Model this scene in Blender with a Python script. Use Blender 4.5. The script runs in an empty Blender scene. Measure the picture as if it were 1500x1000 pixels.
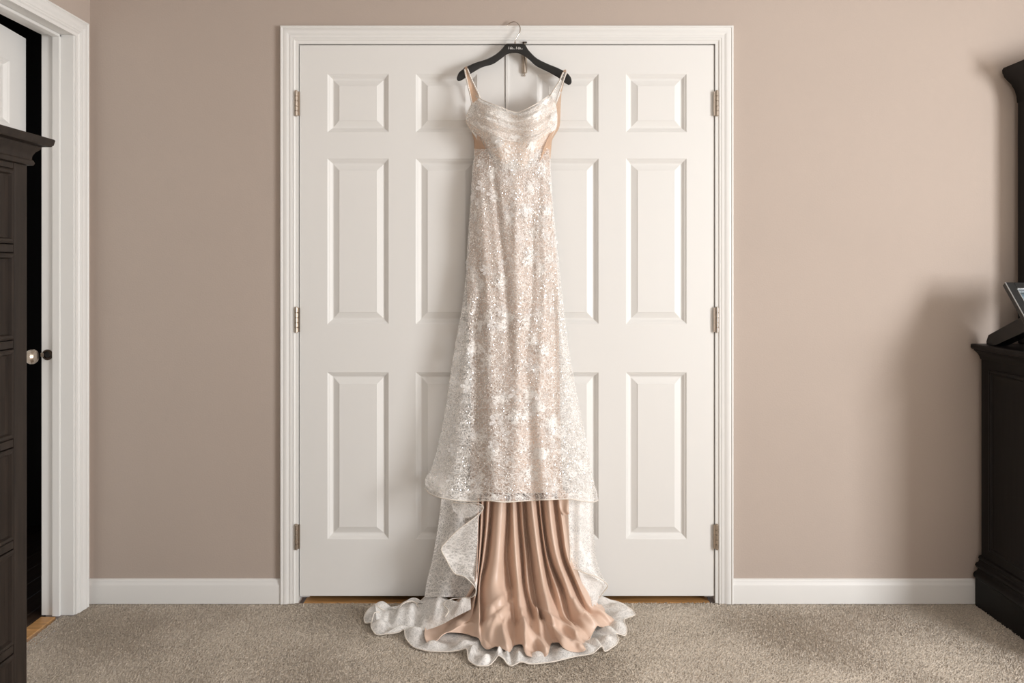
import bpy, bmesh, math, random
import numpy as np
from mathutils import Vector

random.seed(7)
rng = np.random.default_rng(7)
scene = bpy.context.scene
C = scene.collection

# ------------------------------------------------------------------ camera
F = 1111.0            # focal length in pixels of the 1500 px wide frame
D = 2.80              # camera to back wall
H = 1.227             # camera height
Y0 = 395.0            # horizon row
cam_d = bpy.data.cameras.new('camera')
cam_d.sensor_width = 36.0
cam_d.lens = 36.0 * F / 1500.0
cam_d.shift_y = -(500.0 - Y0) / 1500.0
cam_d.clip_start = 0.02
cam = bpy.data.objects.new('camera', cam_d)
cam.location = (0, -D, H)
cam.rotation_euler = (math.pi / 2, 0, 0)
C.objects.link(cam)
scene.camera = cam

# ------------------------------------------------------------------ view, world, daylight
vs = scene.view_settings
scene.display_settings.display_device = 'sRGB'
vs.view_transform = 'Standard'
vs.look = 'None'
vs.exposure = -0.10
vs.gamma = 1.0
vs.use_curve_mapping = False
scene.cycles.use_denoising = True
scene.cycles.max_bounces = 8
scene.cycles.transparent_max_bounces = 24
scene.cycles.sample_clamp_indirect = 6.0

world = bpy.data.worlds.new('daylight_sky')
world.use_nodes = True
scene.world = world
world.node_tree.nodes['Background'].inputs[0].default_value = (0.75, 0.85, 1.0, 1)
world.node_tree.nodes['Background'].inputs[1].default_value = 0.8

XL, XR, YN, ZC = -1.558, 3.25, -4.7, 2.62       # room shell
WY0, WY1, WZ0, WZ1 = -3.45, -1.95, 0.70, 2.05   # window in the right wall
VY0, VY1, VZ0, VZ1 = 0.1, 1.9, 0.8, 2.15        # unseen fill window added behind the camera (x range, z range)


def daylight(name, loc, rot, sx, sy, power, col):
    l = bpy.data.lights.new(name, 'AREA')
    l.shape = 'RECTANGLE'
    l.size, l.size_y = sx, sy
    l.energy = power
    l.color = col
    o = bpy.data.objects.new(name, l)
    o.location = loc
    o.rotation_euler = rot
    C.objects.link(o)
    return o


daylight('window_daylight', (XR - 0.01, (WY0 + WY1) / 2, (WZ0 + WZ1) / 2), (0, math.pi / 2, 0),
         WZ1 - WZ0 - 0.1, WY1 - WY0 - 0.1, 172, (0.98, 0.99, 1.0))
daylight('rear_fill_light', ((VY0 + VY1) / 2, YN + 0.01, (VZ0 + VZ1) / 2), (math.pi / 2, 0, 0),
         VY1 - VY0 - 0.1, VZ1 - VZ0 - 0.1, 6, (0.98, 0.99, 1.0))  # weak fill lamp at the added rear window


# ------------------------------------------------------------------ helpers
def P(px, py, d):
    """pixel of the photograph at distance d from the camera plane -> world point"""
    return ((px - 750.0) / F * d, d - D, H - (py - Y0) / F * d)


def PZ(px, py, z):
    """pixel seen on a horizontal plane at height z"""
    d = (H - z) * F / (py - Y0)
    return P(px, py, d)


def tag(o, label=None, cat=None, group=None, kind=None):
    if label: o['label'] = label
    if cat: o['category'] = cat
    if group: o['group'] = group
    if kind: o['kind'] = kind
    return o


def link(o, parent=None):
    C.objects.link(o)
    if parent is not None:
        o.parent = parent
        base = parent
        off = Vector(parent.location)
        while base.parent is not None:
            base = base.parent
            off = off + Vector(base.location)
        o.location = -off + Vector(o.location)
    return o


def empty(name, loc, label, cat, group=None, kind=None):
    o = bpy.data.objects.new(name, None)
    o.location = loc
    o.empty_display_size = 0.05
    C.objects.link(o)
    return tag(o, label, cat, group, kind)


class MB:
    """collects geometry in world coordinates; build() links it as one mesh object"""

    def __init__(self):
        self.v, self.f = [], []

    def add(self, vs_, fs):
        n = len(self.v)
        self.v += [tuple(p) for p in vs_]
        self.f += [tuple(i + n for i in f) for f in fs]
        return self

    def box(self, x0, x1, y0, y1, z0, z1):
        return self.add([(x0, y0, z0), (x1, y0, z0), (x1, y1, z0), (x0, y1, z0),
                         (x0, y0, z1), (x1, y0, z1), (x1, y1, z1), (x0, y1, z1)],
                        [(3, 2, 1, 0), (4, 5, 6, 7), (0, 1, 5, 4), (1, 2, 6, 5), (2, 3, 7, 6), (3, 0, 4, 7)])

    def rectlathe(self, x0, x1, y0, y1, prof, sides=(1, 1, 1, 1)):
        """stack of rectangles; prof = [(overhang, z)], sides = -x,+x,-y,+y overhang factors"""
        vv, ff = [], []
        for o, z in prof:
            a, b, c, e = x0 - o * sides[0], x1 + o * sides[1], y0 - o * sides[2], y1 + o * sides[3]
            vv += [(a, c, z), (b, c, z), (b, e, z), (a, e, z)]
        n = len(prof)
        for i in range(n - 1):
            for k in range(4):
                k2 = (k + 1) % 4
                ff.append((i * 4 + k, i * 4 + k2, i * 4 + 4 + k2, i * 4 + 4 + k))
        ff.append((3, 2, 1, 0))
        m = (n - 1) * 4
        ff.append((m, m + 1, m + 2, m + 3))
        return self.add(vv, ff)

    def tube(self, pts, r, n=8, closed=False):
        pts = [Vector(p) for p in pts]
        N = len(pts)
        rr = r if hasattr(r, '__len__') else [r] * N
        vv, ff = [], []
        up = Vector((0.13, 0.21, 0.97))
        prev = None
        for i, p in enumerate(pts):
            a = pts[max(i - 1, 0)]
            b = pts[min(i + 1, N - 1)]
            t = (b - a)
            t = t.normalized() if t.length > 1e-9 else Vector((0, 0, 1))
            s = t.cross(up) if prev is None else prev - t * prev.dot(t)
            if s.length < 1e-5:
                s = t.cross(Vector((1, 0, 0)))
            s.normalize()
            prev = s
            w = t.cross(s)
            for k in range(n):
                a_ = 2 * math.pi * k / n
                vv.append(p + (s * math.cos(a_) + w * math.sin(a_)) * rr[i])
        for i in range(N - 1):
            for k in range(n):
                k2 = (k + 1) % n
                ff.append((i * n + k, i * n + k2, i * n + n + k2, i * n + n + k))
        ff.append(tuple(range(n - 1, -1, -1)))
        ff.append(tuple((N - 1) * n + k for k in range(n)))
        return self.add(vv, ff)

    def lathe(self, origin, axis, prof, n=20):
        """prof = [(radius, along)] about axis ('x','y','z') from origin"""
        vv, ff = [], []
        for r, h in prof:
            for k in range(n):
                a = 2 * math.pi * k / n
                c, s = r * math.cos(a), r * math.sin(a)
                p = {'x': (h, c, s), 'y': (c, h, s), 'z': (c, s, h)}[axis]
                vv.append((origin[0] + p[0], origin[1] + p[1], origin[2] + p[2]))
        m = len(prof)
        for i in range(m - 1):
            for k in range(n):
                k2 = (k + 1) % n
                ff.append((i * n + k, i * n + k2, i * n + n + k2, i * n + n + k))
        ff.append(tuple(range(n - 1, -1, -1)))
        ff.append(tuple((m - 1) * n + k for k in range(n)))
        return self.add(vv, ff)

    def build(self, name, mat, parent=None, smooth=False, bevel=0.0, seg=2, fix=True):
        me = bpy.data.meshes.new(name)
        me.from_pydata(self.v, [], self.f)
        if fix:
            bm = bmesh.new()
            bm.from_mesh(me)
            bmesh.ops.recalc_face_normals(bm, faces=bm.faces)
            bm.to_mesh(me)
            bm.free()
        me.update()
        if smooth is True:
            me.shade_smooth()
        elif smooth:
            me.shade_smooth()
            me.set_sharp_from_angle(angle=math.radians(smooth))
        me.materials.append(mat)
        o = bpy.data.objects.new(name, me)
        link(o, parent)
        if bevel:
            m = o.modifiers.new('bevel', 'BEVEL')
            m.width = bevel
            m.segments = seg
            m.limit_method = 'ANGLE'
            m.angle_limit = math.radians(40)
        return o


def grid_obj(name, G, mat, parent, solid=0.0, uv_off=(0, 0), smooth=True):
    """G: array rows x cols x 3 -> smooth mesh with UVs in metres"""
    G = np.asarray(G, float)
    R, K, _ = G.shape
    dv = np.linalg.norm(np.diff(G, axis=0), axis=2).mean(axis=1)
    vv = np.concatenate([[0], np.cumsum(dv)])
    mid = G[R // 2]
    du = np.linalg.norm(np.diff(G, axis=1), axis=2).mean(axis=0)
    uu = np.concatenate([[0], np.cumsum(du)])
    me = bpy.data.meshes.new(name)
    idx = np.arange(R * K).reshape(R, K)
    f = np.stack([idx[:-1, :-1], idx[:-1, 1:], idx[1:, 1:], idx[1:, :-1]], -1).reshape(-1, 4)
    me.from_pydata([tuple(p) for p in G.reshape(-1, 3)], [], [tuple(map(int, q)) for q in f])
    uvl = me.uv_layers.new(name='UVMap')
    li = f.reshape(-1)
    uv = np.stack([uu[li % K] + uv_off[0], vv[li // K] + uv_off[1]], -1).astype(np.float32)
    uvl.data.foreach_set('uv', uv.reshape(-1))
    me.update()
    if smooth:
        me.shade_smooth()
    me.materials.append(mat)
    o = bpy.data.objects.new(name, me)
    link(o, parent)
    if solid:
        m = o.modifiers.new('cloth_thickness', 'SOLIDIFY')
        m.thickness = solid
        m.offset = 0
    return o


def crom(P_, sub, closed=False):
    """Catmull-Rom along axis 0"""
    P_ = np.asarray(P_, float)
    n = len(P_)
    out = []
    for i in range(n - 1):
        p0, p1, p2, p3 = P_[max(i - 1, 0)], P_[i], P_[i + 1], P_[min(i + 2, n - 1)]
        for k in range(sub):
            t = k / sub
            out.append(0.5 * (2 * p1 + (p2 - p0) * t + (2 * p0 - 5 * p1 + 4 * p2 - p3) * t * t
                              + (3 * p1 - p0 - 3 * p2 + p3) * t ** 3))
    out.append(P_[-1])
    return np.array(out)


def resample(P_, n):
    """smooth polyline resampled to n points of equal arc length"""
    Q = crom(P_, 12)
    s = np.concatenate([[0], np.cumsum(np.linalg.norm(np.diff(Q[:, :2], axis=0), axis=1))])
    t = np.linspace(0, s[-1], n)
    return np.stack([np.interp(t, s, Q[:, k]) for k in range(Q.shape[1])], -1)


def curve_y(pts):
    """smooth x(py) through (px,py) points"""
    Q = crom(np.array(pts, float), 12)
    return lambda y: np.interp(y, Q[:, 1], Q[:, 0])


def curve_x(pts):
    Q = crom(np.array(pts, float), 12)
    return lambda x: np.interp(x, Q[:, 0], Q[:, 1])


def sstep(a, b, x):
    t = np.clip((x - a) / (b - a), 0, 1)
    return t * t * (3 - 2 * t)


# ------------------------------------------------------------------ materials
class NT:
    def __init__(self, name):
        self.m = bpy.data.materials.new(name)
        self.m.use_nodes = True
        self.t = self.m.node_tree
        self.bsdf = self.t.nodes['Principled BSDF']
        self.out = self.t.nodes['Material Output']

    def n(self, kind, **kw):
        nd = self.t.nodes.new(kind)
        for k, v in kw.items():
            setattr(nd, k, v)
        return nd

    def l(self, a, b):
        self.t.links.new(a, b)

    def math(self, op, a, b=None, clamp=False):
        nd = self.n('ShaderNodeMath', operation=op, use_clamp=clamp)
        for i, x in enumerate((a, b)):
            if x is None: continue
            if isinstance(x, (int, float)):
                nd.inputs[i].default_value = x
            else:
                self.l(x, nd.inputs[i])
        return nd.outputs[0]

    def ramp(self, fac, stops):
        nd = self.n('ShaderNodeValToRGB')
        el = nd.color_ramp.elements
        while len(el) < len(stops):
            el.new(0.5)
        for e, (p, c) in zip(el, stops):
            e.position = p
            e.color = (*c, 1) if hasattr(c, '__len__') else (c, c, c, 1)
        self.l(fac, nd.inputs[0])
        return nd.outputs[0]

    def maprange(self, x, a, b, c=0.0, d=1.0, smooth=True):
        nd = self.n('ShaderNodeMapRange')
        nd.interpolation_type = 'SMOOTHSTEP' if smooth else 'LINEAR'
        self.l(x, nd.inputs[0])
        for i, q in enumerate((a, b, c, d)):
            nd.inputs[i + 1].default_value = q
        return nd.outputs[0]


def plain(name, col, rough=0.5, metal=0.0, spec=0.5, grain=None, bump=None, sheen=0.0, coat=0.0):
    k = NT(name)
    b = k.bsdf
    b.inputs['Base Color'].default_value = (*col, 1)
    b.inputs['Roughness'].default_value = rough
    b.inputs['Metallic'].default_value = metal
    b.inputs['Specular IOR Level'].default_value = spec
    b.inputs['Sheen Weight'].default_value = sheen
    b.inputs['Coat Weight'].default_value = coat
    tc = k.n('ShaderNodeTexCoord')
    if grain:                      # (scale vec, amount, noise scale)
        mp = k.n('ShaderNodeMapping')
        mp.inputs['Scale'].default_value = grain[0]
        k.l(tc.outputs['Object'], mp.inputs[0])
        nz = k.n('ShaderNodeTexNoise')
        nz.inputs['Scale'].default_value = grain[2]
        nz.inputs['Detail'].default_value = 5
        k.l(mp.outputs[0], nz.inputs['Vector'])
        a = grain[1]
        c = k.ramp(nz.outputs[0], [(0.3, tuple(x * (1 - a) for x in col)), (0.7, tuple(min(1, x * (1 + a)) for x in col))])
        k.l(c, b.inputs['Base Color'])
    if bump:                       # (noise scale, strength, distance)
        nz = k.n('ShaderNodeTexNoise')
        nz.inputs['Scale'].default_value = bump[0]
        nz.inputs['Detail'].default_value = 3
        k.l(tc.outputs['Object'], nz.inputs['Vector'])
        bp = k.n('ShaderNodeBump')
        bp.inputs['Strength'].default_value = bump[1]
        bp.inputs['Distance'].default_value = bump[2]
        k.l(nz.outputs[0], bp.inputs['Height'])
        k.l(bp.outputs[0], b.inputs['Normal'])
    return k.m


M = {}
M['wall'] = plain('beige_wall_paint', (0.485, 0.405, 0.35), 0.75, spec=0.25, grain=((1, 1, 1), 0.03, 1.2), bump=(170, 0.22, 0.002))
M['white'] = plain('white_semigloss_paint', (0.80, 0.788, 0.762), 0.42, spec=0.4, bump=(60, 0.04, 0.001))
M['ceiling'] = plain('white_ceiling_paint', (0.72, 0.70, 0.67), 0.9, spec=0.1, bump=(120, 0.2, 0.002))
M['hall'] = plain('unlit_room_dark', (0.06, 0.055, 0.05), 0.9, spec=0.1, grain=((1, 1, 1), 0.05, 3))  # darkness of the unlit hall and closet is put into this colour
M['espresso'] = plain('espresso_wood', (0.021, 0.0148, 0.0112), 0.5, spec=0.2, grain=((14, 14, 1.2), 0.3, 5))
M['black_wood'] = plain('black_brown_wood', (0.0075, 0.0062, 0.0060), 0.48, spec=0.22, grain=((14, 14, 1.2), 0.3, 5))
M['nickel'] = plain('brushed_nickel', (0.52, 0.45, 0.38), 0.33, metal=1.0, grain=((3, 3, 60), 0.12, 20))
M['chrome'] = plain('chrome', (0.75, 0.72, 0.68), 0.12, metal=1.0, grain=((1, 1, 1), 0.03, 20))
M['dark_metal'] = plain('dark_bronze_metal', (0.06, 0.045, 0.035), 0.3, metal=1.0, grain=((1, 1, 1), 0.1, 30))
M['black_plastic'] = plain('black_plastic', (0.012, 0.0115, 0.011), 0.36, spec=0.5, bump=(90, 0.05, 0.001))
M['silver_print'] = plain('silver_print', (0.72, 0.70, 0.68), 0.35, spec=0.5, grain=((1, 1, 1), 0.05, 50))
M['hook_metal'] = plain('steel_hook', (0.55, 0.50, 0.45), 0.2, metal=1.0, grain=((1, 1, 1), 0.05, 40))
M['satin'] = None
M['wood_floor'] = plain('oak_floor', (0.50, 0.27, 0.105), 0.4, spec=0.4, grain=((1.5, 22, 22), 0.3, 4))
M['shaded_floor'] = plain('shaded_hall_floor', (0.035, 0.02, 0.012), 0.5, spec=0.3, grain=((22, 1.5, 22), 0.3, 4))  # plank colour darkened to carry the shade of the hall
M['mirror_glass'] = plain('mirror_glass', (0.85, 0.87, 0.87), 0.02, metal=1.0, grain=((1, 1, 1), 0.01, 5))
M['frame_black'] = plain('black_lacquer_frame', (0.012, 0.013, 0.014), 0.22, spec=0.5, grain=((1, 1, 1), 0.1, 40))
M['frame_line'] = plain('silver_inlay', (0.55, 0.58, 0.6), 0.25, metal=0.8, grain=((1, 1, 1), 0.05, 40))
M['trim_thread'] = plain('ivory_cord', (0.80, 0.73, 0.65), 0.6, spec=0.3, grain=((1, 1, 1), 0.06, 300), sheen=0.3)


def carpet_mat():
    k = NT('beige_carpet')
    tc = k.n('ShaderNodeTexCoord')
    n1 = k.n('ShaderNodeTexNoise'); n1.inputs['Scale'].default_value = 210; n1.inputs['Detail'].default_value = 3
    n2 = k.n('ShaderNodeTexNoise'); n2.inputs['Scale'].default_value = 5; n2.inputs['Detail'].default_value = 2
    k.l(tc.outputs['Object'], n1.inputs['Vector']); k.l(tc.outputs['Object'], n2.inputs['Vector'])
    s = k.math('ADD', k.math('MULTIPLY', n1.outputs[0], 0.75), k.math('MULTIPLY', n2.outputs[0], 0.25))
    c = k.ramp(s, [(0.34, (0.43, 0.365, 0.29)), (0.5, (0.60, 0.515, 0.42)), (0.66, (0.77, 0.675, 0.565))])
    k.l(c, k.bsdf.inputs['Base Color'])
    k.bsdf.inputs['Roughness'].default_value = 0.95
    k.bsdf.inputs['Specular IOR Level'].default_value = 0.1
    k.bsdf.inputs['Sheen Weight'].default_value = 0.15
    bp = k.n('ShaderNodeBump'); bp.inputs['Strength'].default_value = 0.6; bp.inputs['Distance'].default_value = 0.006
    k.l(n1.outputs[0], bp.inputs['Height']); k.l(bp.outputs[0], k.bsdf.inputs['Normal'])
    return k.m


def satin_mat():
    k = NT('blush_satin')
    b = k.bsdf
    tc = k.n('ShaderNodeTexCoord')
    nz = k.n('ShaderNodeTexNoise'); nz.inputs['Scale'].default_value = 9; nz.inputs['Detail'].default_value = 2
    k.l(tc.outputs['UV'], nz.inputs['Vector'])
    c = k.ramp(nz.outputs[0], [(0.3, (0.67, 0.485, 0.375)), (0.7, (0.74, 0.545, 0.43))])
    k.l(c, b.inputs['Base Color'])
    b.inputs['Roughness'].default_value = 0.38
    b.inputs['Specular IOR Level'].default_value = 0.5
    b.inputs['Sheen Weight'].default_value = 0.25
    b.inputs['Sheen Tint'].default_value = (1, 0.85, 0.75, 1)
    bp = k.n('ShaderNodeBump'); bp.inputs['Strength'].default_value = 0.15; bp.inputs['Distance'].default_value = 0.01
    k.l(nz.outputs[0], bp.inputs['Height']); k.l(bp.outputs[0], b.inputs['Normal'])
    return k.m


def lace_mat(name, base, net, bloom, col=(0.965, 0.94, 0.905), trans=0.06, s=1.0):
    """thread net, corded vines and denser blooms; coverage drives the transparency"""
    k = NT(name)
    tc = k.n('ShaderNodeTexCoord')
    uv = tc.outputs['UV']
    wn = k.n('ShaderNodeTexNoise'); wn.inputs['Scale'].default_value = 90 * s; wn.inputs['Detail'].default_value = 2
    k.l(uv, wn.inputs['Vector'])
    sub = k.n('ShaderNodeVectorMath', operation='SUBTRACT'); sub.inputs[1].default_value = (0.5, 0.5, 0.5)
    k.l(wn.outputs['Color'], sub.inputs[0])
    sc = k.n('ShaderNodeVectorMath', operation='SCALE'); sc.inputs['Scale'].default_value = 0.011
    k.l(sub.outputs[0], sc.inputs[0])
    ad = k.n('ShaderNodeVectorMath', operation='ADD')
    k.l(uv, ad.inputs[0]); k.l(sc.outputs[0], ad.inputs[1])
    w = ad.outputs[0]

    def lines(scale, width, vec=w):
        v = k.n('ShaderNodeTexVoronoi', feature='DISTANCE_TO_EDGE')
        v.inputs['Scale'].default_value = scale * s
        k.l(vec, v.inputs['Vector'])
        return k.maprange(v.outputs['Distance'], 0.0, width, 1.0, 0.0)
    def curls(scale, width, det=1.0):
        z = k.n('ShaderNodeTexNoise')
        z.inputs['Scale'].default_value = scale * s
        z.inputs['Detail'].default_value = det
        k.l(w, z.inputs['Vector'])
        return k.maprange(k.math('ABSOLUTE', k.math('SUBTRACT', z.outputs[0], 0.5)), 0.0, width, 1.0, 0.0)
    c1 = curls(40, 0.050, 0.5)
    c2 = curls(78, 0.060, 0.5)
    l2 = lines(120, 0.20)
    net_ = k.math('MAXIMUM', c1, k.math('MULTIPLY', c2, 0.85))
    net_ = k.math('MAXIMUM', net_, k.math('MULTIPLY', l2, 0.55))
    # blooms: ring petals of a coarse voronoi broken by noise
    vb = k.n('ShaderNodeTexVoronoi', feature='F1')
    vb.inputs['Scale'].default_value = 13 * s
    k.l(w, vb.inputs['Vector'])
    nb = k.n('ShaderNodeTexNoise'); nb.inputs['Scale'].default_value = 60 * s; nb.inputs['Detail'].default_value = 3
    k.l(uv, nb.inputs['Vector'])
    dist = k.math('ADD', vb.outputs['Distance'], k.math('MULTIPLY', k.math('SUBTRACT', nb.outputs[0], 0.5), 0.9))
    bl = k.maprange(dist, 0.14, 0.42, 1.0, 0.0)
    cov = k.math('ADD', k.math('MULTIPLY', net_, net), base)
    cov = k.math('ADD', cov, k.math('MULTIPLY', bl, bloom), clamp=True)
    b = k.bsdf
    b.inputs['Base Color'].default_value = (*col, 1)
    b.inputs['Roughness'].default_value = 0.5
    b.inputs['Specular IOR Level'].default_value = 0.4
    b.inputs['Sheen Weight'].default_value = 0.2
    bp = k.n('ShaderNodeBump'); bp.inputs['Strength'].default_value = 0.22; bp.inputs['Distance'].default_value = 0.003
    k.l(cov, bp.inputs['Height']); k.l(bp.outputs[0], b.inputs['Normal'])
    tl = k.n('ShaderNodeBsdfTranslucent'); tl.inputs['Color'].default_value = (*col, 1)
    mx = k.n('ShaderNodeMixShader'); mx.inputs[0].default_value = trans
    k.l(b.outputs[0], mx.inputs[1]); k.l(tl.outputs[0], mx.inputs[2])
    tp = k.n('ShaderNodeBsdfTransparent')
    m2 = k.n('ShaderNodeMixShader')
    k.l(cov, m2.inputs[0]); k.l(tp.outputs[0], m2.inputs[1]); k.l(mx.outputs[0], m2.inputs[2])
    k.l(m2.outputs[0], k.out.inputs['Surface'])
    return k.m


def sequin_mat():
    k = NT('sequin')
    b = k.bsdf
    b.inputs['Base Color'].default_value = (0.93, 0.89, 0.85, 1)
    b.inputs['Metallic'].default_value = 0.6
    b.inputs['Roughness'].default_value = 0.3
    b.inputs['Coat Weight'].default_value = 0.6
    tc = k.n('ShaderNodeTexCoord')
    nz = k.n('ShaderNodeTexNoise'); nz.inputs['Scale'].default_value = 40
    k.l(tc.outputs['Object'], nz.inputs['Vector'])
    k.l(k.ramp(nz.outputs[0], [(0.3, (0.90, 0.84, 0.79)), (0.7, (0.96, 0.94, 0.92))]), b.inputs['Base Color'])
    return k.m


def painted_reflections_mat():  # bluish reflections of the frame glass are painted into this colour
    k = NT('painted_pane_reflections')
    tc = k.n('ShaderNodeTexCoord')
    nz = k.n('ShaderNodeTexNoise'); nz.inputs['Scale'].default_value = 14; nz.inputs['Detail'].default_value = 3
    k.l(tc.outputs['Object'], nz.inputs['Vector'])
    c = k.ramp(nz.outputs[0], [(0.35, (0.03, 0.05, 0.06)), (0.5, (0.16, 0.23, 0.28)), (0.68, (0.42, 0.5, 0.54))])
    k.l(c, k.bsdf.inputs['Base Color'])
    k.bsdf.inputs['Roughness'].default_value = 0.15
    k.bsdf.inputs['Coat Weight'].default_value = 0.8
    return k.m


M['carpet'] = carpet_mat()
M['satin'] = satin_mat()
M['lace'] = lace_mat('ivory_lace', 0.10, 0.66, 0.55)
M['lace_train'] = lace_mat('ivory_lace_train', 0.34, 0.55, 0.45)
M['lace_dense'] = lace_mat('ivory_lace_dense', 0.14, 0.58, 0.75, s=0.95)
M['tulle'] = lace_mat('ivory_tulle_ruffle', 0.58, 0.30, 0.30, trans=0.10)
M['nude_mesh'] = lace_mat('nude_mesh', 0.80, 0.15, 0.0, col=(0.74, 0.52, 0.37), trans=0.3, s=2)
M['nude_lining'] = plain('nude_lining', (0.66, 0.515, 0.425), 0.55, spec=0.35, grain=((1, 1, 1), 0.05, 12), sheen=0.2)
M['nude_bodice'] = plain('nude_bodice_lining', (0.88, 0.70, 0.57), 0.55, spec=0.35, grain=((1, 1, 1), 0.05, 12), sheen=0.2)
M['sequin'] = sequin_mat()
M['petal'] = lace_mat('embroidered_petal', 0.10, 0.60, 0.15, col=(0.96, 0.945, 0.93), trans=0.1, s=2.2)
M['picture'] = painted_reflections_mat()

# ------------------------------------------------------------------ room shell
DX0, DX1, DZ1 = -0.790, 0.752, 2.062            # opening of the double door
LY0, LY1, LZ1 = -0.893, -0.105, 2.062            # opening of the doorway in the left wall (y range)
WT = 0.112


def struct(name, mb, mat, label, cat, **kw):
    o = mb.build(name, mat, None, **kw)
    return tag(o, label, cat, None, 'structure')


floor = struct('floor', MB().box(XL, XR, YN, 0.0, -0.06, -0.004), M['carpet'], 'beige cut pile carpet covering the whole bedroom floor', 'carpet')
struct('ceiling', MB().box(XL - WT, XR, YN, 0.0, ZC, ZC + 0.1), M['ceiling'], 'plain white bedroom ceiling', 'ceiling')
bw = MB()
bw.box(XL - WT, DX0, 0, 0.115, -0.06, ZC)
bw.box(DX1, XR, 0, 0.115, -0.06, ZC)
bw.box(DX0, DX1, 0, 0.115, DZ1, ZC)
struct('wall_back', bw, M['wall'], 'warm beige wall behind the hanging dress with the double door', 'wall')
lw = MB()
lw.box(XL - WT, XL, YN, LY0 - 0.021, -0.06, ZC)
lw.box(XL - WT, XL, LY1 + 0.021, 0.0, -0.06, ZC)
lw.box(XL - WT, XL, LY0 - 0.021, LY1 + 0.021, LZ1 + 0.021, ZC)
struct('wall_left', lw, M['wall'], 'beige side wall with the open hall doorway', 'wall')
rw = MB()
rw.box(XR, XR + 0.12, YN, WY0, -0.06, ZC)
rw.box(XR, XR + 0.12, WY1, 0.0, -0.06, ZC)
rw.box(XR, XR + 0.12, WY0, WY1, -0.06, WZ0)
rw.box(XR, XR + 0.12, WY0, WY1, WZ1, ZC)
struct('wall_right', rw, M['wall'], 'beige side wall with the daylight window', 'wall')
nw = MB()
nw.box(XL, VY0, YN - 0.12, YN, -0.06, ZC)
nw.box(VY1, XR, YN - 0.12, YN, -0.06, ZC)
nw.box(VY0, VY1, YN - 0.12, YN, -0.06, VZ0)
nw.box(VY0, VY1, YN - 0.12, YN, VZ1, ZC)
struct('wall_rear', nw, M['wall'], 'beige wall behind the camera', 'wall')

# windows (out of view; daylight enters by the side one, the rear one is added for fill)
w1 = MB()
for (a, b, c, e) in ((WY0, WY0 + 0.05, WZ0, WZ1), (WY1 - 0.05, WY1, WZ0, WZ1), (WY0, WY1, WZ0, WZ0 + 0.05),
                     (WY0, WY1, WZ1 - 0.05, WZ1), (WY0, WY1, (WZ0 + WZ1) / 2 - 0.02, (WZ0 + WZ1) / 2 + 0.02)):
    w1.box(XR + 0.05, XR + 0.09, a, b, c, e)
struct('window_1', w1, M['white'], 'white sash window in the side wall', 'window')
w2 = MB()
for (a, b, c, e) in ((VY0, VY0 + 0.05, VZ0, VZ1), (VY1 - 0.05, VY1, VZ0, VZ1), (VY0, VY1, VZ0, VZ0 + 0.05),
                     (VY0, VY1, VZ1 - 0.05, VZ1), ((VY0 + VY1) / 2 - 0.02, (VY0 + VY1) / 2 + 0.02, VZ0, VZ1)):
    w2.box(a, b, YN - 0.09, YN - 0.05, c, e)
struct('rear_fill_window', w2, M['white'], 'unseen white window added behind the camera for fill light', 'window')

# closet behind the double door and dark hall behind the left doorway
cl = MB()
cl.box(DX0 - 0.3, DX0 - 0.25, 0.116, 0.8, -0.06, 2.4)
cl.box(DX1 + 0.25, DX1 + 0.3, 0.116, 0.8, -0.06, 2.4)
cl.box(DX0 - 0.3, DX1 + 0.3, 0.8, 0.85, -0.06, 2.4)
cl.box(DX0 - 0.3, DX1 + 0.3, 0.116, 0.85, 2.4, 2.45)
struct('wall_closet', cl, M['hall'], 'closet walls behind the double door, coloured dark as if unlit', 'wall')
hl = MB()
HX = -3.0
hl.box(HX - 0.05, HX, -2.4, 0.9, -0.06, 2.5)
hl.box(HX, XL - WT, 0.85, 0.9, -0.06, 2.5)
hl.box(HX, XL - WT, -2.4, -2.35, -0.06, 2.5)
hl.box(HX, XL - WT, -2.4, 0.9, 2.5, 2.55)
struct('wall_hall', hl, M['hall'], 'hall walls beyond the left doorway, coloured dark as if unlit', 'wall')


def boards(name, x0, x1, y0, y1, step, along, label, mat='wood_floor'):
    root = empty(name, ((x0 + x1) / 2, (y0 + y1) / 2, -0.05), label, 'floor', None, 'structure')
    MB().box(x0, x1, y0, y1, -0.06, -0.020).build('subfloor', M['hall'], root)
    if along == 'x':
        y = y0
        while y < y1 - 1e-6:
            MB().box(x0, x1, y + 0.0008, min(y + step, y1) - 0.0008, -0.0195, -0.003).build('plank', M[mat], root, bevel=0.001, seg=1)
            y += step
    else:
        x = x0
        while x < x1 - 1e-6:
            MB().box(x + 0.0008, min(x + step, x1) - 0.0008, y0, y1, -0.0195, -0.003).build('plank', M[mat], root, bevel=0.001, seg=1)
            x += step
    return root


boards('floor_closet', DX0 - 0.25, DX1 + 0.25, 0.117, 0.8, 0.085, 'x', 'oak plank floor of the closet')
sill = struct('trim_7', MB().box(DX0 + 0.02, DX1 - 0.02, 0.0005, 0.1165, -0.05, -0.0015), M['wood_floor'], 'orange oak threshold showing under the double door', 'threshold', bevel=0.002)
boards('floor_hall', HX, XL - WT - 0.002, -2.35, 0.85, 0.085, 'y', 'plank hall floor beyond the left doorway, shade put into its dark colour', 'shaded_floor')
struct('trim_8', MB().box(XL - WT, XL - 0.06, LY0 + 0.02, LY1 - 0.005, -0.05, -0.002), M['wood_floor'], 'oak threshold strip in the left doorway', 'threshold', bevel=0.002)

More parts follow.
